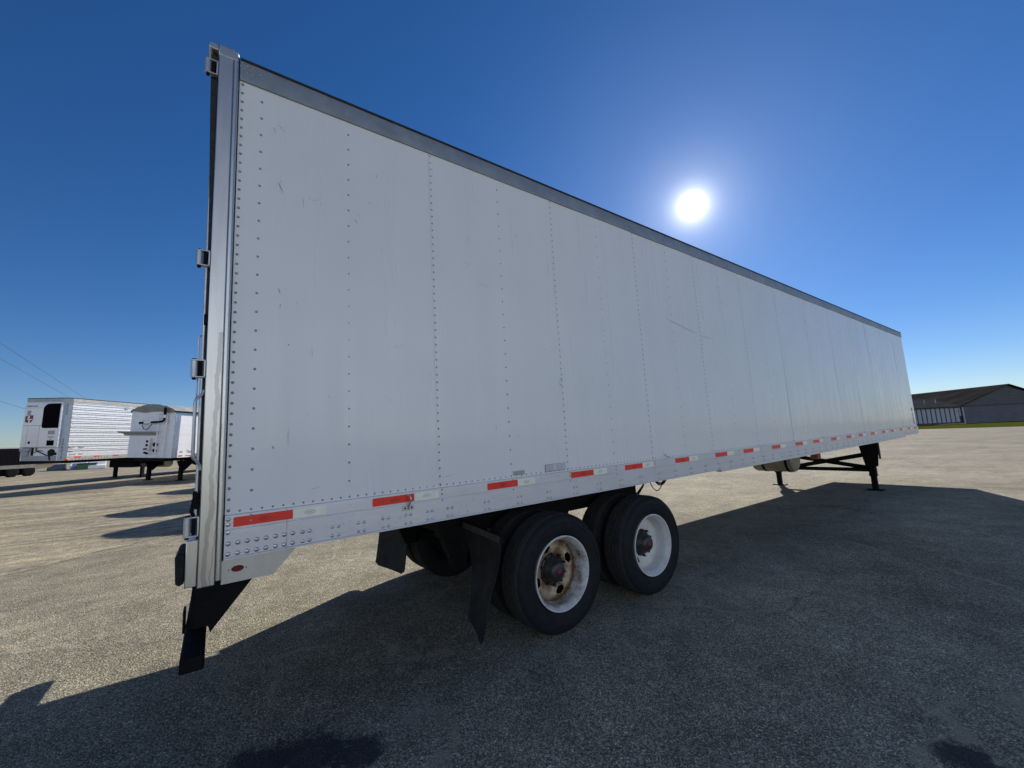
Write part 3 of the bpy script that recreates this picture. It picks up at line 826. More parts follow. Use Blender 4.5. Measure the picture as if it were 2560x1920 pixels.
def wheel(xa, y0, dish, mat_, holes, hub):
    zc = .478 + zg(xa)
    b = MB()
    if dish:      # outer wheel: deep dish, disc set back
        prof = [(.050, .296), (.008, .300), (.004, .303), (.000, .300), (.000, .291), (.006, .286), (.020, .281), (.034, .266), (.060, .258), (.110, .256), (.128, .252), (.146, .246)]
        b.lathe(prof, (0, 0, 0), 1, 72, cap=False)
        hs = [(math.cos(R(a)) * .192, math.sin(R(a)) * .192) for a in holes]
        def sk_(c):
            for hx, hz in hs:
                t = math.atan2(hz, hx); u = (c[0] - hx) * math.cos(t) + (c[2] - hz) * math.sin(t); v = -(c[0] - hx) * math.sin(t) + (c[2] - hz) * math.cos(t)
                if (u / .031) ** 2 + (v / .044) ** 2 < 1: return True
            return False
        pr = [(.146 - .010 * math.sin(math.pi * k / 16) + .006 * k / 16, .246 - .116 * k / 16) for k in range(17)]
        b.lathe(pr, (0, 0, 0), 1, 120, skip=sk_ if hs else (lambda c: False))
        # drum behind
    else:
        b.lathe([(.05, .296), (0, .300), (0, .286), (.03, .262), (.12, .255), (.14, .10), (.16, .10), (.16, .255), (.28, .27), (.29, .30), (.25, .296)], (0, 0, 0), 1, 48)
    o = b.build('wheel', mat_, T, angle=40)
    o.location = (xa, y0, zc)
    tyre(o)
    if hub:
        h = MB()
        h.mat(0).lathe([(.170, .126), (.146, .126), (.142, .116), (.118, .108), (.098, .086), (.076, .080), (.064, .072), (.056, .056), (.054, .022), (.054, .0)], (0, 0, 0), 1, 32)
        for k in range(10):
            a = 2 * math.pi * (k + .5) / 10; hx, hz = math.cos(a) * .128, math.sin(a) * .128
            h.tube([(hx, .150, hz), (hx, .118, hz)], .011, 6)
        h.mat(1).lathe([(.0538, .019), (.051, .017), (.050, .0)], (0, 0, 0), 1, 20)
        h.build('hub_cap', [M_hub, M_hubred], o)
        MB().lathe([(.30, .0), (.30, .20), (.19, .20), (.175, .15), (.175, .0)], (0, 0, 0), 1, 24).build('brake_drum', M_frame, o)
    return o
YO = 0.012
w1 = wheel(2.37, YO, True, M_rimrust, (20, 110, 200, 290), True)
w2 = wheel(3.62, YO, True, M_rimclean, (232, 135), True)
wi = wheel(2.37, YO + .335, False, M_frame, (), False)
copy_part(wi, T, (1.25, 0, -.009 * 1.25))
for src in (wi,):
    for xa in (2.37, 3.62):
        for yy in (W - .28 - YO, W - .28 - YO - .335):
            copy_part(src, T, (xa - 2.37, yy - (YO + .335), -.009 * (xa - 2.37)))

# mud flaps on their brackets
def flap(outer, inner):
    """outer / inner: the two side edges from top to bottom as points; the sheet hangs between them"""
    def at(edge, q):
        q *= len(edge) - 1; i = min(int(q), len(edge) - 2); t = q - i
        p0 = Vector(edge[max(i - 1, 0)]); p1 = Vector(edge[i]); p2 = Vector(edge[i + 1]); p3 = Vector(edge[min(i + 2, len(edge) - 1)])
        return .5 * ((2 * p1) + (p2 - p0) * t + (2 * p0 - 5 * p1 + 4 * p2 - p3) * t * t + (3 * p1 - p0 - 3 * p2 + p3) * t ** 3)
    nu, nv = 10, 20; b = MB(); vs = []
    for k in range(nv + 1):
        q = k / nv; a, c = at(outer, q), at(inner, q)
        for j in range(nu + 1):
            t = j / nu; p = a.lerp(c, t); p.x += .03 * math.sin(math.pi * t) * math.sin(2.6 * q)
            if q > .9: p.z += .035 * (max(0, (abs(t - .5) - .42) / .08)) * (q - .9) / .1
            vs.append(tuple(p))
    n_ = len(vs); vs2 = [(x + .009, y, z) for x, y, z in vs]
    def idx(k, j): return k * (nu + 1) + j
    fs = []
    for k in range(nv):
        for j in range(nu):
            fs.append((idx(k, j), idx(k, j + 1), idx(k + 1, j + 1), idx(k + 1, j)))
            fs.append((n_ + idx(k, j), n_ + idx(k + 1, j), n_ + idx(k + 1, j + 1), n_ + idx(k, j + 1)))
    for k in range(nv):
        for j in (0, nu): fs.append((idx(k, j), idx(k + 1, j), n_ + idx(k + 1, j), n_ + idx(k, j)))
    for j in range(nu):
        for k in (0, nv): fs.append((idx(k, j), idx(k, j + 1), n_ + idx(k, j + 1), n_ + idx(k, j)))
    return b.add(vs + vs2, fs)
flap([(1.752, .03, .80), (1.737, .03, .67), (1.69, .03, .53), (1.625, .03, .38), (1.585, .03, .23), (1.55, .035, .10)],
     [(1.735, .60, .845), (1.77, .57, .70), (1.79, .555, .55), (1.785, .55, .40), (1.76, .54, .25), (1.72, .52, .105)]).build('mud_flap', M_flap, T, angle=60)
flap([(1.67, W - .03, .93), (1.66, W - .03, .75), (1.64, W - .03, .55), (1.61, W - .03, .34), (1.58, W - .03, .135)],
     [(1.79, W - .66, .93), (1.78, W - .66, .75), (1.76, W - .65, .55), (1.735, W - .64, .34), (1.705, W - .64, .125)]).build('mud_flap', M_flap, T, angle=60)
b = MB(); b.bar((1.765, .02, .812), (1.765, .72, .862), .03, .045); b.bar((1.765, .72, .862), (1.76, 1.05, .84), .03, .045); b.build('flap_bracket', M_frame, T, .004)
b = MB(); b.bar((1.80, W - .02, .97), (1.80, W - .95, .97), .03, .045); b.build('flap_bracket', M_frame, T, .004)
b = MB(); b.bar((1.748, .03, .818), (1.736, .58, .856), .006, .05); b.build('clamp_bar', M_clamp, T)

# hanging brake hoses in front of the bogie
b = MB()
def sag(p, q, d, n=14, side=(0, 0, 0)):
    p, q, s3 = Vector(p), Vector(q), Vector(side); o = []
    for i in range(n + 1):
        t = i / n; c = p.lerp(q, t); c.z -= d * 4 * t * (1 - t); c += s3 * math.sin(math.pi * t); o.append(c)
    return o
for (p, q, d, r) in [((4.35, .55, 1.04), (4.22, .62, .80), .02, .010), ((4.45, .60, 1.04), (4.26, .70, .78), .03, .010), ((4.55, .66, 1.04), (5.05, .70, 1.04), .17, .011), ((4.60, .70, 1.04), (5.08, .72, 1.04), .20, .009), ((4.55, .72, 1.04), (5.0, .74, 1.04), .27, .006), ((4.9, .62, 1.04), (5.06, .7, .93), .05, .01)]:
    b.tube(sag(p, q, d), r, 8)
b.build('brake_hose', M_rubber, T)

# air tank with two straps
b = MB(); b.lathe([(.80, .0), (.80, .12), (.812, .19), (.84, .235), (.88, .248), (1.55, .248), (1.60, .225), (1.63, .15), (1.63, 0)], (9.66, 0, .80), 1, 36)
tk = b.build('air_tank', M_tank, T)
for ys in (.93, 1.38):
    MB().lathe([(ys - .022, .2495), (ys - .022, .255), (ys + .022, .255), (ys + .022, .2495)], (9.66, 0, .80), 1, 36, close=True).build('tank_strap', M_black, tk)
b = MB(); b.box(10.55, 10.74, .72, .86, .74, 1.03); b.build('valve_box', M_orange, T, .01)

# landing legs with braces
LX = 12.66
for ys in (.33, 2.37):
    s_ = 1 if ys < 1.3 else -1; gz = zg(LX)
    b = MB()
    b.box(LX - .065, LX + .065, ys - .065, ys + .065, .22, 1.04)
    b.box(LX - .072, LX + .072, ys - .072, ys + .072, .20, .235)
    b.box(LX - .052, LX + .052, ys - .052, ys + .052, gz + .03, .23)
    b.prism([(ys - s_ * .17, 1.04), (ys + s_ * .20, 1.04), (ys + s_ * .10, .40), (ys - s_ * .10, .42)], 0, LX + .067, LX + .079)
    b.prism([(ys - s_ * .17, 1.04), (ys + s_ * .20, 1.04), (ys + s_ * .10, .40), (ys - s_ * .10, .42)], 0, LX - .079, LX - .067)
    b.box(LX - .066, LX + .066, ys - s_ * .17 - .006, ys - s_ * .17 + .006, .60, 1.04)
    lg = b.build('landing_leg', M_black, T, .004)
    b = MB(); b.prism([(-.12, .0), (.12, .0), (.10, .022), (-.10, .022)], 1, ys - .15, ys + .15)
    ft = b.build('foot', M_frame, lg, .003); ft.location = (LX, 0, gz + .004)
b = MB().bar((LX, .40, .34), (LX, 2.30, .33), .07, .085); b.build('leg_brace', M_black, T, .004)
b = MB().bar((LX + .05, .40, .38), (LX + .05, 2.30, .70), .10, .012, (1, 0, 0)); b.build('leg_brace', M_black, T)
b = MB().bar((LX - .05, .44, .70), (LX - .05, 2.30, .30), .10, .012, (1, 0, 0)); b.build('leg_brace', M_black, T)
b = MB().box(13.6, 15.9, .75, 1.85, .985, 1.012); b.tube([(14.98, 1.3, .90), (14.98, 1.3, .984)], .045, 16); b.build('coupler_plate', M_frame, T, .006)

# ------------------------------------------------------------------ parked trailers on the dirt (noses towards us)
AZ = R(50)
M_corr = alu_mat('ribbed_aluminium', (0.70, 0.72, 0.74), 0.38, 0.25, (2.2, 1, .8), 0.16)
M_white = simple('white_paint', (0.72, 0.73, 0.74), 0.4, 0, 0.06, 3)
M_white2 = simple('white_gloss', (0.78, 0.79, 0.80), 0.3, 0, 0.04, 2)
M_polish = alu_mat('polished_corner', (0.45, 0.53, 0.64), 0.25, 0.8, (1, 1, .3), 0.3)
M_tarp = simple('grey_tarp', (0.22, 0.22, 0.21), 0.8, 0, 0.2, 4, 0.3, 12)
M_darkgrille = simple('grille_black', (0.003, 0.003, 0.004), 0.9, 0, 0.2, 20, spec=0.05)
M_grey = simple('grey_paint', (0.32, 0.33, 0.34), 0.5, 0, 0.1, 6)
M_maroon = simple('maroon_decal', (0.17, 0.018, 0.03), 0.45, 0, 0.1, 10)
M_amber = simple('amber_lens', (0.62, 0.16, 0.02), 0.2, 0, 0.1, 10)
M_bluegrey = simple('bluegrey_strip', (0.40, 0.47, 0.54), 0.4, 0.2, 0.1, 4)
M_railgrey = alu_mat('rail_grey', (0.40, 0.39, 0.36), 0.5, 0.3)
M_tyre2 = simple('old_tyre', (0.005, 0.005, 0.005), 0.9, 0, 0.2, 10, spec=0.1)

def plain_wheel(parent, x, y, z, r, wd):
    b = MB(); b.lathe([(0, r * .55), (0, r * .9), (.03, r), (wd - .03, r), (wd, r * .9), (wd, r * .55)], (0, 0, 0), 1, 28)
    o = b.build('wheel', M_tyre2, parent); o.location = (x, y, z)
    MB().lathe([(.02, r * .56), (.02, r * .45), (.08, r * .42), (.09, r * .2), (.05, r * .18), (.04, 0)], (0, 0, 0), 1, 24).build('rim', M_white, o)
    return o

# refrigerated trailer
RO = (-6.2, 26.3); RT = thing('refrigerated_trailer', 'white ribbed refrigerated trailer with a cooling unit on its nose, behind the grain trailer', 'trailer', (RO[0], RO[1], zground(*RO)), (R(2.0), 0, AZ))
RW, ZL, ZU, RL = 2.4, 1.22, 4.27, 15.5
b = MB(); ch = .22
b.prism([(ch, 0.02), (RL, 0.02), (RL, RW), (ch, RW), (0, RW - ch), (0, ch)], 2, ZL, ZU - .16)
b.build('body', M_white, RT)
b = MB()          # near side: ribbed sheet
prof = []; z = ZL + .36
prof.append(z)
vs = []; zs = [(z, 0.012)]
while z < ZU - .34:
    for dz, yy in ((.10, .012), (.012, -.012), (.022, -.012), (.012, .012), (.036, .012), (.012, -.012), (.022, -.012), (.012, .012)):
        z += dz; zs.append((z, yy))
zs.append((ZU - .16, .012))
n_ = len(zs)
xs = [ch + .02, 1.2, 2.4, 3.6, 4.8, 6, 7.2, 8.4, 9.6, 10.8, 12, 13.2, 14.4, RL]
vs = [(x, y, z) for x in xs for z, y in zs]
b.add(vs, [(i * n_ + k, (i + 1) * n_ + k, (i + 1) * n_ + k + 1, i * n_ + k + 1) for i in range(len(xs) - 1) for k in range(n_ - 1)])
b.box(ch + .02, RL, .0, .018, ZL + .20, ZL + .36)
b.build('ribbed_side', M_corr, RT, angle=20)
b = MB(); b.box(ch, RL, -.012, .018, ZL, ZL + .20)
x = .5
while x < RL: b.box(x - .02, x + .02, -.018, -.012, ZL + .01, ZL + .12); x += .15
b.build('lower_rail', M_railgrey, RT)
b = MB(); b.prism([(ch, -.015), (RL, -.015), (RL, RW + .015), (ch, RW + .015), (-.02, RW - ch), (-.02, ch)], 2, ZU - .16, ZU - .005)
b.build('upper_rail', M_railgrey, RT)
b = MB(); b.prism([(ch, -.02), (RL, -.02), (RL, RW + .02), (ch, RW + .02), (-.03, RW - ch), (-.03, ch)], 2, ZU - .004, ZU + .025); b.build('roof_edge', M_black, RT)
b = MB(); b.add([(1.80, -.016, ZU - .02), (1.45, -.017, ZU - .15), (1.95, -.018, ZU - .17), (2.5, -.016, ZU - .10)], [(0, 1, 2, 3)])
b.add([(2.75, .002, ZU - .23), (2.95, -.014, ZU - .24), (2.98, -.014, ZU - .36), (2.84, -.014, ZU - .44)], [(0, 1, 2, 3)])
b.build('dent', M_grey, RT)
# chamfered corner strip carrying the numbers
cu_ = Vector((ch, -ch, 0)).normalized()
def cham(t, z, off=.0): # t 0..1 from nose side to flank side
    p = Vector((0, ch, 0)).lerp(Vector((ch, 0.02, 0)), t); n2 = Vector((-1, -1, 0)).normalized()
    return (p.x + n2.x * off, p.y + n2.y * off, z)
b = MB(); b.add([cham(.05, ZL, .012), cham(.95, ZL, .012), cham(.95, ZU - .17, .012), cham(.05, ZU - .17, .012), cham(.05, ZL, .002), cham(.95, ZL, .002), cham(.95, ZU - .17, .002), cham(.05, ZU - .17, .002)],
                [(0, 1, 2, 3), (0, 3, 7, 4), (1, 5, 6, 2), (3, 2, 6, 7), (0, 4, 5, 1)])
b.build('corner_strip', M_bluegrey, RT)
for i, chh in enumerate('3000R'): lettering('unit_number', chh, .15, (1, -1, 0), (0, 0, 1), cham(.45, ZU - .28 - i * .125, .014), M_ink, RT)
for i, chh in enumerate('236013'): lettering('unit_number', chh, .19, (1, -1, 0), (0, 0, 1), cham(.45, ZL + .98 - i * .165, .014), M_ink, RT)
# cooling unit
UX = -.16; ua, ub, uz0, uz1 = .13, 2.08, 1.86, 4.10
b = MB()
poly = []
b.mat(0)
sect = [(UX + .02, uz0), (UX, uz0 + .05), (UX, uz1 - .28), (UX + .02, uz1 - .14), (UX + .06, uz1 - .04), (UX + .1, uz1), (-.005, uz1 + .005), (-.005, uz0)]
b.prism(sect, 1, ua, ub)
b.build('cooling_unit', M_white2, RT, .07, bseg=3)
cu_o = RT.children[-1]
yy = UX - .004
def front_poly(pts, name, mat_, th=.006, par=None):
    b = MB(); b.prism([(y, z) for y, z in pts], 0, UX - th, UX + .004); return b.build(name, mat_, par or cu_o)
gp = [(ua + .02, 2.80), (ua + .02, 4.0)]
for k in range(9): gp.append((.70 + .34 * math.sin(R(90 * k / 8)), 3.72 + .28 * math.cos(R(90 * k / 8))))
for k in range(6): gp.append((.92 + .12 * math.cos(R(-90 * k / 5)), 2.92 + .12 * math.sin(R(-90 * k / 5))))
front_poly(gp, 'grille', M_darkgrille, .008)
front_poly([(.28, 1.96), (.66, 1.96), (.66, 2.21), (.28, 2.21)], 'vent', M_darkgrille, .006)
front_poly([(.30, 2.50), (.65, 2.50), (.65, 2.68), (.30, 2.68)], 'display', M_grey, .007)
front_poly([(1.70, 3.45), (1.89, 3.45), (1.89, 3.67), (1.70, 3.67)], 'notice', M_grey, .005)
hp = [(1.60 + .065 * math.cos(k * math.pi / 10), 2.11 + .065 * math.sin(k * math.pi / 10)) for k in range(20)]
front_poly(hp, 'port', M_darkgrille, .005)
for (ya, yb, za, zb) in ((1.05, 2.07, 2.925, 2.94), (1.14, 1.15, 1.9, 2.925), (1.76, 1.768, 1.9, 2.925), (1.05, 2.07, 3.79, 3.80), (.14, 2.07, 1.885, 1.895)): MB().box(UX - .003, UX + .003, ya, yb, za, zb).build('panel_seam', M_seam, cu_o)
lettering('lettering', 'THERMO KING', .115, (0, -1, 0), (0, 0, 1), (UX + .004, 1.68, 3.875), M_ink, cu_o, squeeze=.8)
lettering('lettering', 'SMART REEFER', .06, (0, -1, 0), (0, 0, 1), (UX - .006, .48, 2.37), M_ink, cu_o, squeeze=.8)
lettering('lettering', 'ATR', .07, (0, -1, 0), (0, 0, 1), (UX - .006, .48, 2.27), M_ink, cu_o)
b = MB()      # maroon block emblem with a pale wing across it
X_ = UX - .005
def fp(pts, mi, off=0): b.mat(mi).add([(X_ - off, y + .12, z) for y, z in pts], [tuple(range(len(pts)))])
fp([(1.84, 3.10), (1.86, 3.36), (1.80, 3.42), (1.44, 3.44), (1.42, 3.26), (1.50, 3.10), (1.58, 3.07), (1.60, 3.18), (1.66, 3.18), (1.68, 3.07)], 0)
fp([(1.78, 3.24), (1.40, 3.27), (1.62, 3.17)], 1, .001); fp([(1.74, 3.28), (1.70, 3.40), (1.60, 3.40), (1.62, 3.28)], 1, .001)
b.build('emblem', [M_maroon, M_white2], cu_o)
# lower nose fittings
b = MB(); b.box(-.03, -.002, .26, 2.1, ZL, ZL + .24); b.box(-.10, -.002, 1.70, 2.08, ZL + .26, ZL + .54); b.box(-.16, -.002, 1.55, 2.08, 1.70, 1.845)
b.build('nose_panel', M_grey, RT, .01)
b = MB(); b.box(-.05, -.002, 1.50, 1.58, ZL + .26, 1.85); b.tube([(-.03, 1.35, 1.84), (-.06, 1.3, 1.72), (-.06, 1.05, 1.62), (-.06, .75, 1.50), (-.05, .55, 1.46)], .02, 8)
b.tube([(-.03, 1.45, 1.62), (-.05, 1.2, 1.72), (-.05, .95, 1.70)], .014, 8)
b.lathe([(-.07, .0), (-.07, .15), (-.03, .17), (-.002, .17)], (0, .52, 1.62), 0, 16); b.lathe([(-.05, .0), (-.05, .07), (-.002, .07)], (0, .32, 1.56), 0, 12)
b.tube([(-.05, .60, 1.50), (-.06, .55, 1.35), (-.05, .52, 1.25)], .025, 8)
b.build('air_hose', M_rubber, RT)
b = MB(); b.box(.02, .5, .15, RW - .1, ZL - .10, ZL - .002); b.box(.5, RL, .3, RW - .3, ZL - .14, ZL - .002); b.box(4.0, 6.0, .45, RW - .45, .62, ZL - .141); b.build('under_frame', M_frame, RT)
b = MB(); b.box(ch - .06, ch + .10, -.03, .02, ZL + .01, ZL + .10); b.build('corner_lamp', M_amber, RT, .02)
for x in (.55, 1.45, 2.4, 3.3, 4.2): 
    b = MB(); b.box(x, x + .30, -.0155, -.0125, ZL + .125, ZL + .185); b.build('reflector_strip', M_red, RT)
MB().prism([(.42 + .13 * math.cos(k * math.pi / 10), ZL + .66 + .06 * math.sin(k * math.pi / 10)) for k in range(20)], 1, -.016, -.010).build('decal', M_inkpale, RT)
for q in ((.75, .98, -.016, -.010, ZL + .62, ZL + .68), (.32, .55, -.016, -.010, ZL + .44, ZL + .48), (.33, .60, -.006, -.001, ZL + .255, ZL + .32), (.74, .92, -.006, -.001, ZL + .27, ZL + .33)):
    MB().box(*q).build('decal', M_inkpale, RT)
for ys in (.35, RW - .35):
    b = MB(); b.box(4.4, 4.55, ys - .07, ys + .07, .03, ZL - .142); b.prism([(4.05, ZL - .142), (4.9, ZL - .142), (4.62, .62), (4.34, .62)], 1, ys - .085, ys - .072)
    b.box(4.32, 4.63, ys - .15, ys + .15, .0, .03)
    b.build('landing_leg', M_black, RT)
b = MB(); b.lathe([(.25, 0), (.25, .26), (.27, .29), (1.75, .29), (1.78, .26), (1.78, 0)], (6.2, .1, .78), 1, 28); 
b.build('fuel_tank', M_tank, RT)
b = MB(); b.box(6.6, 10.5, .12, .15, .52, ZL - .15); b.build('side_skirt', M_tank, RT)
for x in (12.4, 13.65):
    for ys in (.02, RW - .30): plain_wheel(RT, x, ys, .49, .49, .28)

# grain hopper trailers, parked in a row; the nearest to the reefer is the one in view
def grain_trailer(x, y, label):
    t = thing('grain_trailer', label, 'trailer', (x, y, zground(x, y)), (R(3.0), 0, AZ), 'white grain trailers parked nose out on the dirt')
    GW, z0, z1, GL = 2.3, 1.15, 3.40, 11.5
    b = MB(); b.box(0, .03, 0.02, GW - .02, z0, z1)
    for z in (1.62, 2.2, 2.78): b.box(-.004, -.0005, .02, GW - .02, z, z + .008)
    b.build('front_wall', M_white, t)
    b = MB(); b.mat(0)
    for k in range(4):
        za = z0 + .16 + (z1 - z0 - .36) / 4 * k; zb = za + (z1 - z0 - .36) / 4 - .006
        b.box(.30, GL, .0 + (.004 if k % 2 else 0), .02, za, zb)
    b.box(.30, GL, -.01, .02, z0, z0 + .155)
    b.mat(1).box(.02, GL, -.006, .02, z1 - .20, z1)
    b.box(.0, .295, -.008, .019, z0, z1 - .205)
    b.mat(0).box(.305, GL, .021, .03, z0, z1 - .2)
    b.build('side_wall', [M_white2, M_polish], t)
    b = MB(); b.box(.03, GL, GW - .02, GW, z0, z1); b.build('far_side_wall', M_white2, t)
    b = MB(); b.box(GL - .03, GL, .02, GW - .02, z0, z1); b.build('rear_wall', M_white, t)
    b = MB()
    arch = [(-.02, z1 - .08)] + [(GW * k / 14, z1 + .02 + .30 * math.sin(math.pi * k / 14) ** .8 + .012 * math.sin(k * 2.7)) for k in range(15)] + [(GW + .02, z1 - .08)]
    n2 = len(arch)
    xs2 = [-.06, .3, 1.2, 1.25, 2.4, 2.45, 4, 6, 8, GL + .05]
    vs = [(x, y, z + (.0 if i % 2 == 0 else -.035) * (1 if 0 < k < n2 - 1 else 0)) for i, x in enumerate(xs2) for k, (y, z) in enumerate(arch)]
    b.add(vs, [(i * n2 + k, i * n2 + k + 1, (i + 1) * n2 + k + 1, (i + 1) * n2 + k) for i in range(len(xs2) - 1) for k in range(n2 - 1)])
    b.add([(-.055, y, z) for y, z in arch[1:-1]] + [(-.05, y, z1 - .06 - .03 * math.sin(y * 5)) for y, z in arch[1:-1]], [(k, k + 1, n2 - 2 + k + 1, n2 - 2 + k) for k in range(n2 - 3)])
    b.build('tarp', M_tarp, t, angle=50)
    b = MB()      # tarp roll tube along the top edge
    b.tube([(-.1, -.05, z1 - .03), (GL, -.05, z1 - .03)], .035, 8); b.build('roll_tube', M_black, t)
    b = MB()
    for ys in (.32, .74): b.box(-.14, -.10, ys - .02, ys + .02, z0 + .06, z1 - .12)
    z = z0 + .10
    while z < z1 - .15: b.box(-.135, -.105, .34, .72, z - .015, z + .015); z += .31
    b.build('ladder', M_white2, t)
    b = MB(); b.prism([(-.36, 2.40), (-.001, 2.40), (-.001, 2.20), (-.05, 2.28), (-.36, 2.36)], 1, .80, GW + .25); b.build('walk_shelf', M_grey, t)
    b = MB()
    b.mat(0).tube([(-.2, 1.62, 2.80), (-.2, 1.38, 2.815)], .055, 10)
    b.mat(1).tube([(-.2, 1.379, 2.815), (-.2, 1.02, 2.835)], .05, 10)
    b.mat(0).tube([(-.2, 1.019, 2.835), (-.2, .60, 2.86), (-.2, .46, 2.885), (-.2, .38, 2.96), (-.2, .37, 3.05)], .05, 10)
    b.mat(1).tube([(-.2, .37, 3.051), (-.2, .37, 3.2)], .055, 10)
    b.mat(0).tube([(-.2, .37, 3.201), (-.2, .37, 3.55)], .06, 10)
    b.tube([(-.18, 1.5, 2.7), (-.18, 1.4, 2.52), (-.18, 1.25, 2.48), (-.18, 1.1, 2.62), (-.18, 1.0, 2.74)], .016, 8)
    b.build('tarp_arm', [M_black, M_white2], t)
    b = MB()
    b.mat(0).box(-.16, -.001, 1.05, 1.24, 1.50, 2.08)
    b.mat(1)
    for z in (1.93, 1.75): b.lathe([(-.18, 0), (-.18, .06), (-.161, .06)], (0, 1.16, z), 0, 12)
    b.tube([(-.17, 1.30, 1.56), (-.22, 1.12, 1.58)], .035, 8); b.tube([(-.17, 1.24, 1.40), (-.2, 1.06, 1.36)], .05, 8)
    b.lathe([(-.08, 0), (-.08, .10), (-.001, .10)], (0, .86, 1.78), 0, 12); b.lathe([(-.08, 0), (-.08, .08), (-.001, .08)], (0, .86, 1.50), 0, 12)
    b.build('air_couplings', [M_white, M_black], t, .006)
    b = MB(); b.box(.05, GL, .35, GW - .35, z0 - .16, z0 - .003)
    for (xa, xb) in ((2.4, 5.6), (5.9, 9.0)):
        xm = (xa + xb) / 2
        b.hexa([(xm - .5, .8, .42), (xm + .5, .8, .42), (xm + .5, GW - .8, .42), (xm - .5, GW - .8, .42), (xa, .1, z0 - .004), (xb, .1, z0 - .004), (xb, GW - .1, z0 - .004), (xa, GW - .1, z0 - .004)])
    b.build('hopper', M_black, t)
    for ys in (.30, GW - .30):
        b = MB(); b.box(.86, 1.0, ys - .07, ys + .07, .03, z0 - .162); b.box(.78, 1.08, ys - .15, ys + .15, .0, .03)
        b.prism([(.55, z0 - .162), (1.7, z0 - .162), (1.35, .72), (1.05, .48), (.83, .48)], 1, ys - .09, ys - .072)
        b.build('landing_leg', M_black, t)
    b = MB(); b.box(.36, .58, -.016, -.011, z0 + .05, z0 + .11).box(.75, 1.25, -.016, -.011, z0 + .06, z0 + .10).box(1.5, 2.2, -.016, -.011, z0 + .06, z0 + .10); b.build('reflector_strip', M_red, t)
    b = MB(); b.box(.42, .58, -.004, -.001, z0 + .22, z0 + .31); b.build('decal', M_inkpale, t)
    lettering('lettering', 'Timpte', .22, (1, 0, 0), (0, 0, 1), (1.05, -.002, z0 + .27), M_ink, t, squeeze=.8)
    for x_ in (9.4, 10.6):
        for ys in (.05, GW - .33): plain_wheel(t, x_, ys, .49, .49, .28)
    return t
g0 = grain_trailer(-1.85, 22.8, 'white grain trailer in view beside the refrigerated trailer, its ladder and grey tarp showing')
for (x, y, lb) in [(5.7, 11.4, 'white grain trailer standing nearest behind the long box trailer, casting the nearest pointed shadow'),
                   (5.1, 14.6, 'white grain trailer hidden behind the box trailer, casting the second pointed shadow on the dirt'),
                   (5.6, 19.6, 'white grain trailer hidden behind the box trailer, casting the third pointed shadow on the dirt'),
                   (4.3, 24.4, 'white grain trailer hidden behind the box trailer, next to the grain trailer in view')]:
    c = copy_tree(g0); c.location = (x, y, zground(x, y)); c['label'] = lb

# long dark side-dump trailer behind the reefer
p0, p1 = Vector((-18.2, 54.6)), Vector((-13.3, 59.6))
az = math.atan2((p1 - p0).y, (p1 - p0).x)
LT = thing('dump_trailer', 'long black dump trailer standing behind the refrigerated trailer at the far left', 'trailer', (p0.x, p0.y, .14), (0, 0, az))
M_bk = simple('black_tarp_side', (0.004, 0.004, 0.006), 0.9, 0, 0.3, 3, spec=0.05)
M_dust = simple('dusty_frame', (0.16, 0.15, 0.13), 0.8, 0, 0.3, 4)
b = MB(); b.box(-6.0, 6.6, 0, 2.4, 1.15, 2.72); b.build('body', M_bk, LT, .03)
b = MB(); b.box(-6.05, 6.65, -.03, 2.43, 2.721, 2.82); b.build('top_rail', M_grey, LT)
b = MB(); b.box(-6.0, 5.2, .0, 2.4, .80, 1.145); b.build('under_frame', M_dust, LT)
b = MB(); b.box(-5.6, 4.6, .32, 2.08, .16, .799); b.build('running_gear', M_frame, LT)
b = MB(); b.hexa([(4.6, .2, .55), (6.4, .2, .75), (6.4, 2.2, .75), (4.6, 2.2, .55), (4.6, .05, 1.14), (7.0, .05, 1.14), (7.0, 2.35, 1.14), (4.6, 2.35, 1.14)]); b.build('chute', M_tank, LT)
for x in (-5.2, -4.0, -.1, 1.0, 2.1, 3.5, 4.7):
    for ys in (.02, 2.1): plain_wheel(LT, x, ys, .50, .50, .28)

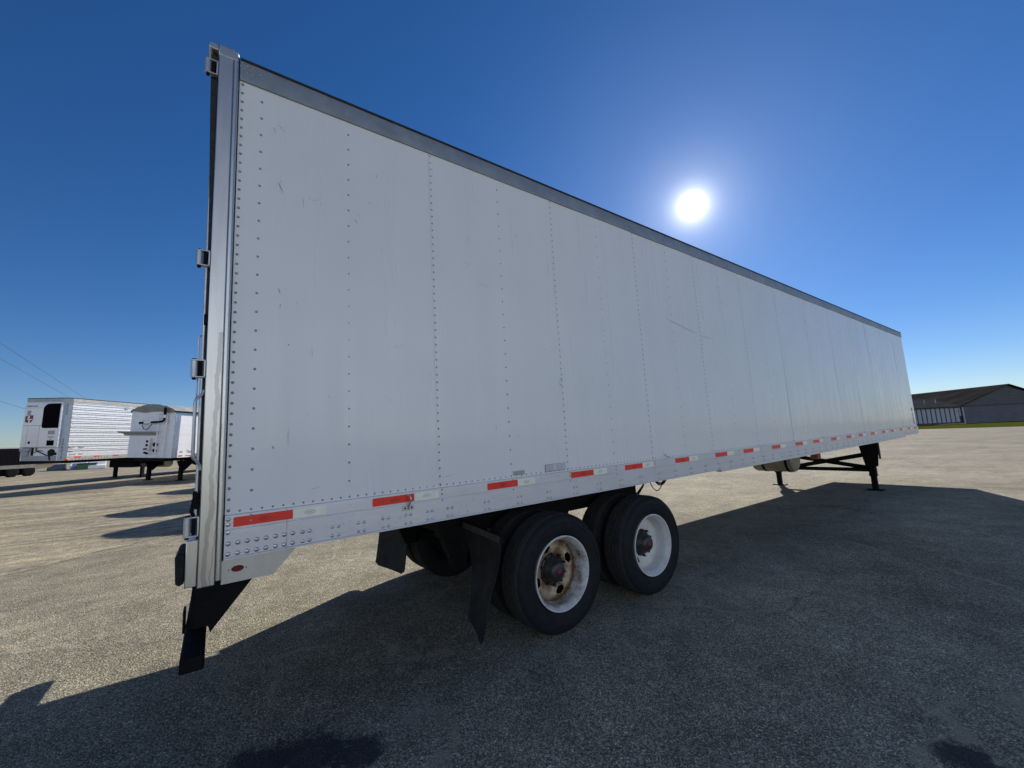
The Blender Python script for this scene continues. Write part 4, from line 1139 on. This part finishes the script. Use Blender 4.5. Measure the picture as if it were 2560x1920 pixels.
# small vehicles far behind, seen under the trailers
M_carw = simple('car_white', (0.80, 0.80, 0.80), 0.25, 0, 0.03, 2)
M_card = simple('car_dark', (0.03, 0.035, 0.045), 0.25, 0, 0.1, 2)
M_carb = simple('car_grey', (0.12, 0.14, 0.17), 0.25, 0, 0.1, 2)
M_glass = simple('car_glass', (0.02, 0.025, 0.03), 0.08, 0, 0.1, 3)
M_green = simple('green_steel', (0.06, 0.16, 0.075), 0.6, 0, 0.15, 4)
def car(x, y, az, kind, mat_, label, cat):
    t = thing('parked_' + kind, label, cat, (x, y, zground(x, y)), (0, 0, az), 'vehicles parked far behind the trailers')
    b = MB()
    prof = {'pickup': [(0, .5), (0, 1.0), (1.3, 1.1), (1.9, 1.75), (3.2, 1.78), (3.4, 1.15), (5.4, 1.15), (5.4, .5)],
            'sedan': [(0, .35), (0, .75), (1.0, .9), (1.7, 1.40), (3.1, 1.42), (3.9, .98), (4.6, .92), (4.6, .35)],
            'van': [(0, .4), (0, 1.1), (.7, 1.3), (1.4, 2.2), (5.3, 2.25), (5.4, .4)]}[kind]
    b.prism(prof, 1, 0, 1.85); b.build('body', mat_, t, .06)
    cab = {'pickup': [(1.45, 1.18), (1.95, 1.68), (3.1, 1.70), (3.2, 1.18)], 'sedan': [(1.2, .95), (1.75, 1.34), (3.05, 1.36), (3.6, .98)], 'van': [(.85, 1.35), (1.42, 2.0), (2.2, 2.02), (2.2, 1.35)]}[kind]
    b = MB(); b.prism(cab, 1, -.006, 1.856); b.build('window', M_glass, t)
    for xw in (.9, 3.7 if kind == 'sedan' else 4.2):
        for ys in (-.02, 1.63): plain_wheel(t, xw, ys, .34, .34, .24)
car(-13.3, 82.3, R(99), 'pickup', M_carw, 'white pickup truck parked far behind, nearest the trailer leg', 'pickup')
car(-16.0, 86.5, R(101), 'van', M_carw, 'white van parked far behind the refrigerated trailer', 'van')
car(-15.2, 83.0, R(96), 'sedan', M_carb, 'blue-grey car parked far behind, beside the white pickup', 'car')
car(-18.0, 85.0, R(100), 'sedan', M_card, 'dark car parked far behind, left of the green bin', 'car')
DT = thing('waste_bin', 'green steel waste bin standing far behind, between the parked cars', 'bin', (-16.3, 82.4, zground(-16.3, 82.4)), (0, 0, R(5)))
b = MB(); b.hexa([(0, .15, .1), (1.9, .15, .1), (1.9, 1.3, .1), (0, 1.3, .1), (-.05, 0, 1.25), (1.95, 0, 1.25), (1.95, 1.4, 1.25), (-.05, 1.4, 1.25)]); b.build('body', M_green, DT, .02)
b = MB(); b.prism([(-.02, 1.26), (1.42, 1.26), (1.42, 1.42), (-.02, 1.32)], 0, -.07, 1.97); b.build('lid', M_black, DT, .02)

# ------------------------------------------------------------------ power lines
M_wire = simple('wire', (0.03, 0.035, 0.045), 0.6)
M_pole = simple('weathered_pole', (0.12, 0.095, 0.07), 0.85, 0, 0.2, 3, 0.3, 20, 0.3, (4, 4, .4))
U = Vector((-.07, .9975, 0))
def wire(x, y, z, label, a=-75, bb=75):
    b = MB(); pts = []
    for i in range(41):
        t = a + (bb - a) * i / 40; p = Vector((x, y, z)) + U * t
        pts.append((p.x, p.y, z))
    b.tube(pts, .014, 6); o = b.build('power_line', M_wire); tag(o, label, 'wire', 'overhead wires at the left'); return o
wire(-12.8, 40.9, 10.0, 'topmost of the three thin overhead wires at the left'); wire(-14.7, 48.0, 10.0, 'middle of the three thin overhead wires at the left', -82, 68); wire(-14.4, 48.0, 6.5, 'lowest of the three thin overhead wires, meeting the cooling unit', -82, 68)
for (px, py, lb) in ((-18.75, 115.9, 'weathered wooden power pole far beyond the parked trailers'), (-8.35, -34.0, 'weathered wooden power pole behind the camera side of the lot')):
    t = thing('power_pole', lb, 'pole', (px, py, 0), (0, 0, 0), 'power poles')
    MB().tube([(0, 0, -.1), (0, 0, 11)], [.16, .11], 12).build('pole', M_pole, t)
    MB().box(-1.3, 1.9, -.06, .06, 9.83, 9.97).build('crossarm', M_pole, t)

# ------------------------------------------------------------------ buildings beyond the asphalt on the right
def siding(name, color, freq, axis='z', depth=.02):
    g = G(name, 0.6, 0.1, color, 0.3)
    xyz = g.sep(g.co())
    s_ = g.math('SINE', g.math('MULTIPLY', xyz[2 if axis == 'z' else 0], freq))
    n1 = g.noise(.6, 6, .6)
    c = g.ramp(n1, [(0.3, tuple(v * .85 for v in color)), (0.7, tuple(v * 1.12 for v in color))])
    g.color(g.mix(1.0, c, g.ramp(s_, [(0.0, .82), (0.3, 1.0)]), 'MULTIPLY'))
    g.bump(s_, .5, depth)
    return g.m
M_siding = siding('grey_siding', (0.10, 0.112, 0.14), 18)
M_gable = siding('dark_siding', (0.085, 0.088, 0.10), 18)
M_roof = simple('brown_roof', (0.040, 0.036, 0.033), 0.95, 0, 0.3, .25, 0.2, 6, 0.0)
M_roof2 = simple('dark_shingle', (0.062, 0.064, 0.060), 0.95, 0, 0.2, .5, 0.3, 8, 0.0)
M_trim = simple('dark_trim', (0.02, 0.022, 0.03), 0.6)
M_doorw = simple('overhead_door', (0.27, 0.30, 0.35), 0.5, 0, 0.08, .8)
M_pale = simple('pale_concrete', (0.42, 0.40, 0.37), 0.85, 0, 0.15, 1)
PL, PR = Vector((139.2, 20.4)), Vector((148.4, 13.9))
dv = (PR - PL).normalized(); az = math.atan2(dv.y, dv.x)
# workshop with a row of overhead doors: local x along the wall, y away from us
BT = thing('workshop', 'low workshop with a row of pale overhead doors under a dark shingle roof', 'building', (PL.x, PL.y, 0), (0, 0, az))
Lw = (PR - PL).length
b = MB(); b.box(-14, Lw, 0, 16, 0, 4.35); b.build('wall', M_trim, BT)
b = MB()
nd_ = 9; st_ = Lw / (nd_ + .6)
for i in range(-6, nd_):
    x = .1 + i * st_
    d_ = MB(); d_.box(x + .15, x + st_ - .15, -.05, -.005, .45, 4.02); d_.box(x + .15, x + st_ - .15, -.06, -.051, 2.9, 2.96); d_.build('overhead_door', M_doorw, BT)
d_ = MB(); d_.box(Lw - .62, Lw - .18, -.05, -.005, 1.9, 3.95); d_.build('door', M_doorw, BT)
b = MB(); b.add([(-14.5, -.8, 4.25), (Lw + .2, -.8, 4.25), (Lw + .2, 8, 6.8), (-14.5, 8, 7.6), (-14.5, 16.5, 4.2), (Lw + .2, 16.5, 4.2), (-14.5, -.8, 4.05), (Lw + .2, -.8, 4.05)], [(0, 1, 2, 3), (3, 2, 5, 4), (0, 6, 7, 1)])
b.build('roof', M_roof2, BT)
for x in (5.2, 8.1): MB().tube([(x, 2.6, 4.9), (x, 2.6, 6.3)], .09, 10).build('vent_pipe', M_pale, BT)
b = MB(); b.box(3.8, 8.0, -1.6, -.1, 0, .12); b.box(8.3, 10.2, -1.6, -.1, 0, .12); b.build('door_apron', M_pale, BT)
# big gabled metal building
gl = Vector((148.3, 13.8)); gr = Vector((160.9, 4.6)); gd = (gr - gl).normalized(); az2 = math.atan2(gd.y, gd.x)
GT = thing('metal_building', 'large grey metal building with a shallow gable and a dark band, at the right edge', 'building', (gl.x, gl.y, 0), (0, 0, az2))
H_, E_, PK = 24.6, 4.15, 8.95
b = MB(); b.prism([(0, -.1), (H_, -.1), (H_, E_), (0, E_)], 1, 0, 40); b.build('wall', M_siding, GT)
b = MB(); b.prism([(0, E_ + .001), (H_, E_ + .001), (H_ / 2, PK - .15)], 1, .02, 40); b.build('gable', M_gable, GT)
b = MB(); b.box(-.1, H_ + .1, -.12, -.005, E_ - .1, E_ + .22); b.build('band', M_trim, GT)
b = MB(); ov = 1.2; sl = (PK - E_) / (H_ / 2)
for sg in (0, 1):
    xa, za = (-ov, E_ - ov * sl + .25) if sg == 0 else (H_ + ov, E_ - ov * sl + .25)
    b.hexa([(xa, -.5, za), (H_ / 2, -.5, PK + .05), (H_ / 2, 40.5, PK + .05), (xa, 40.5, za), (xa, -.5, za + .22), (H_ / 2, -.5, PK + .27), (H_ / 2, 40.5, PK + .27), (xa, 40.5, za + .22)])
b.build('roof', M_roof, GT)
b = MB(); b.box(.02, .32, -.2, -.006, 0, E_ - .15); b.build('downspout', M_pale, GT)
# long shed far behind with a big brown roof
fa, fb = Vector((180, 27.4)), Vector((201.6, 11.5)); fd = (fb - fa).normalized(); az3 = math.atan2(fd.y, fd.x)
FT = thing('long_shed', 'long shed with a wide brown roof rising behind the workshop', 'building', (fa.x, fa.y, 0), (0, 0, az3))
b = MB(); b.box(-30, 55, -12, 12, 0, 4.8); b.build('wall', M_siding, FT)
b = MB(); b.add([(-30.5, -14, 4.3), (55, -14, 4.3), (55, 0, 10.6), (-30.5, 0, 7.35), (-30.5, 14, 4.3), (55, 14, 4.3)], [(0, 1, 2, 3), (3, 2, 5, 4)]); b.build('roof', M_roof, FT)
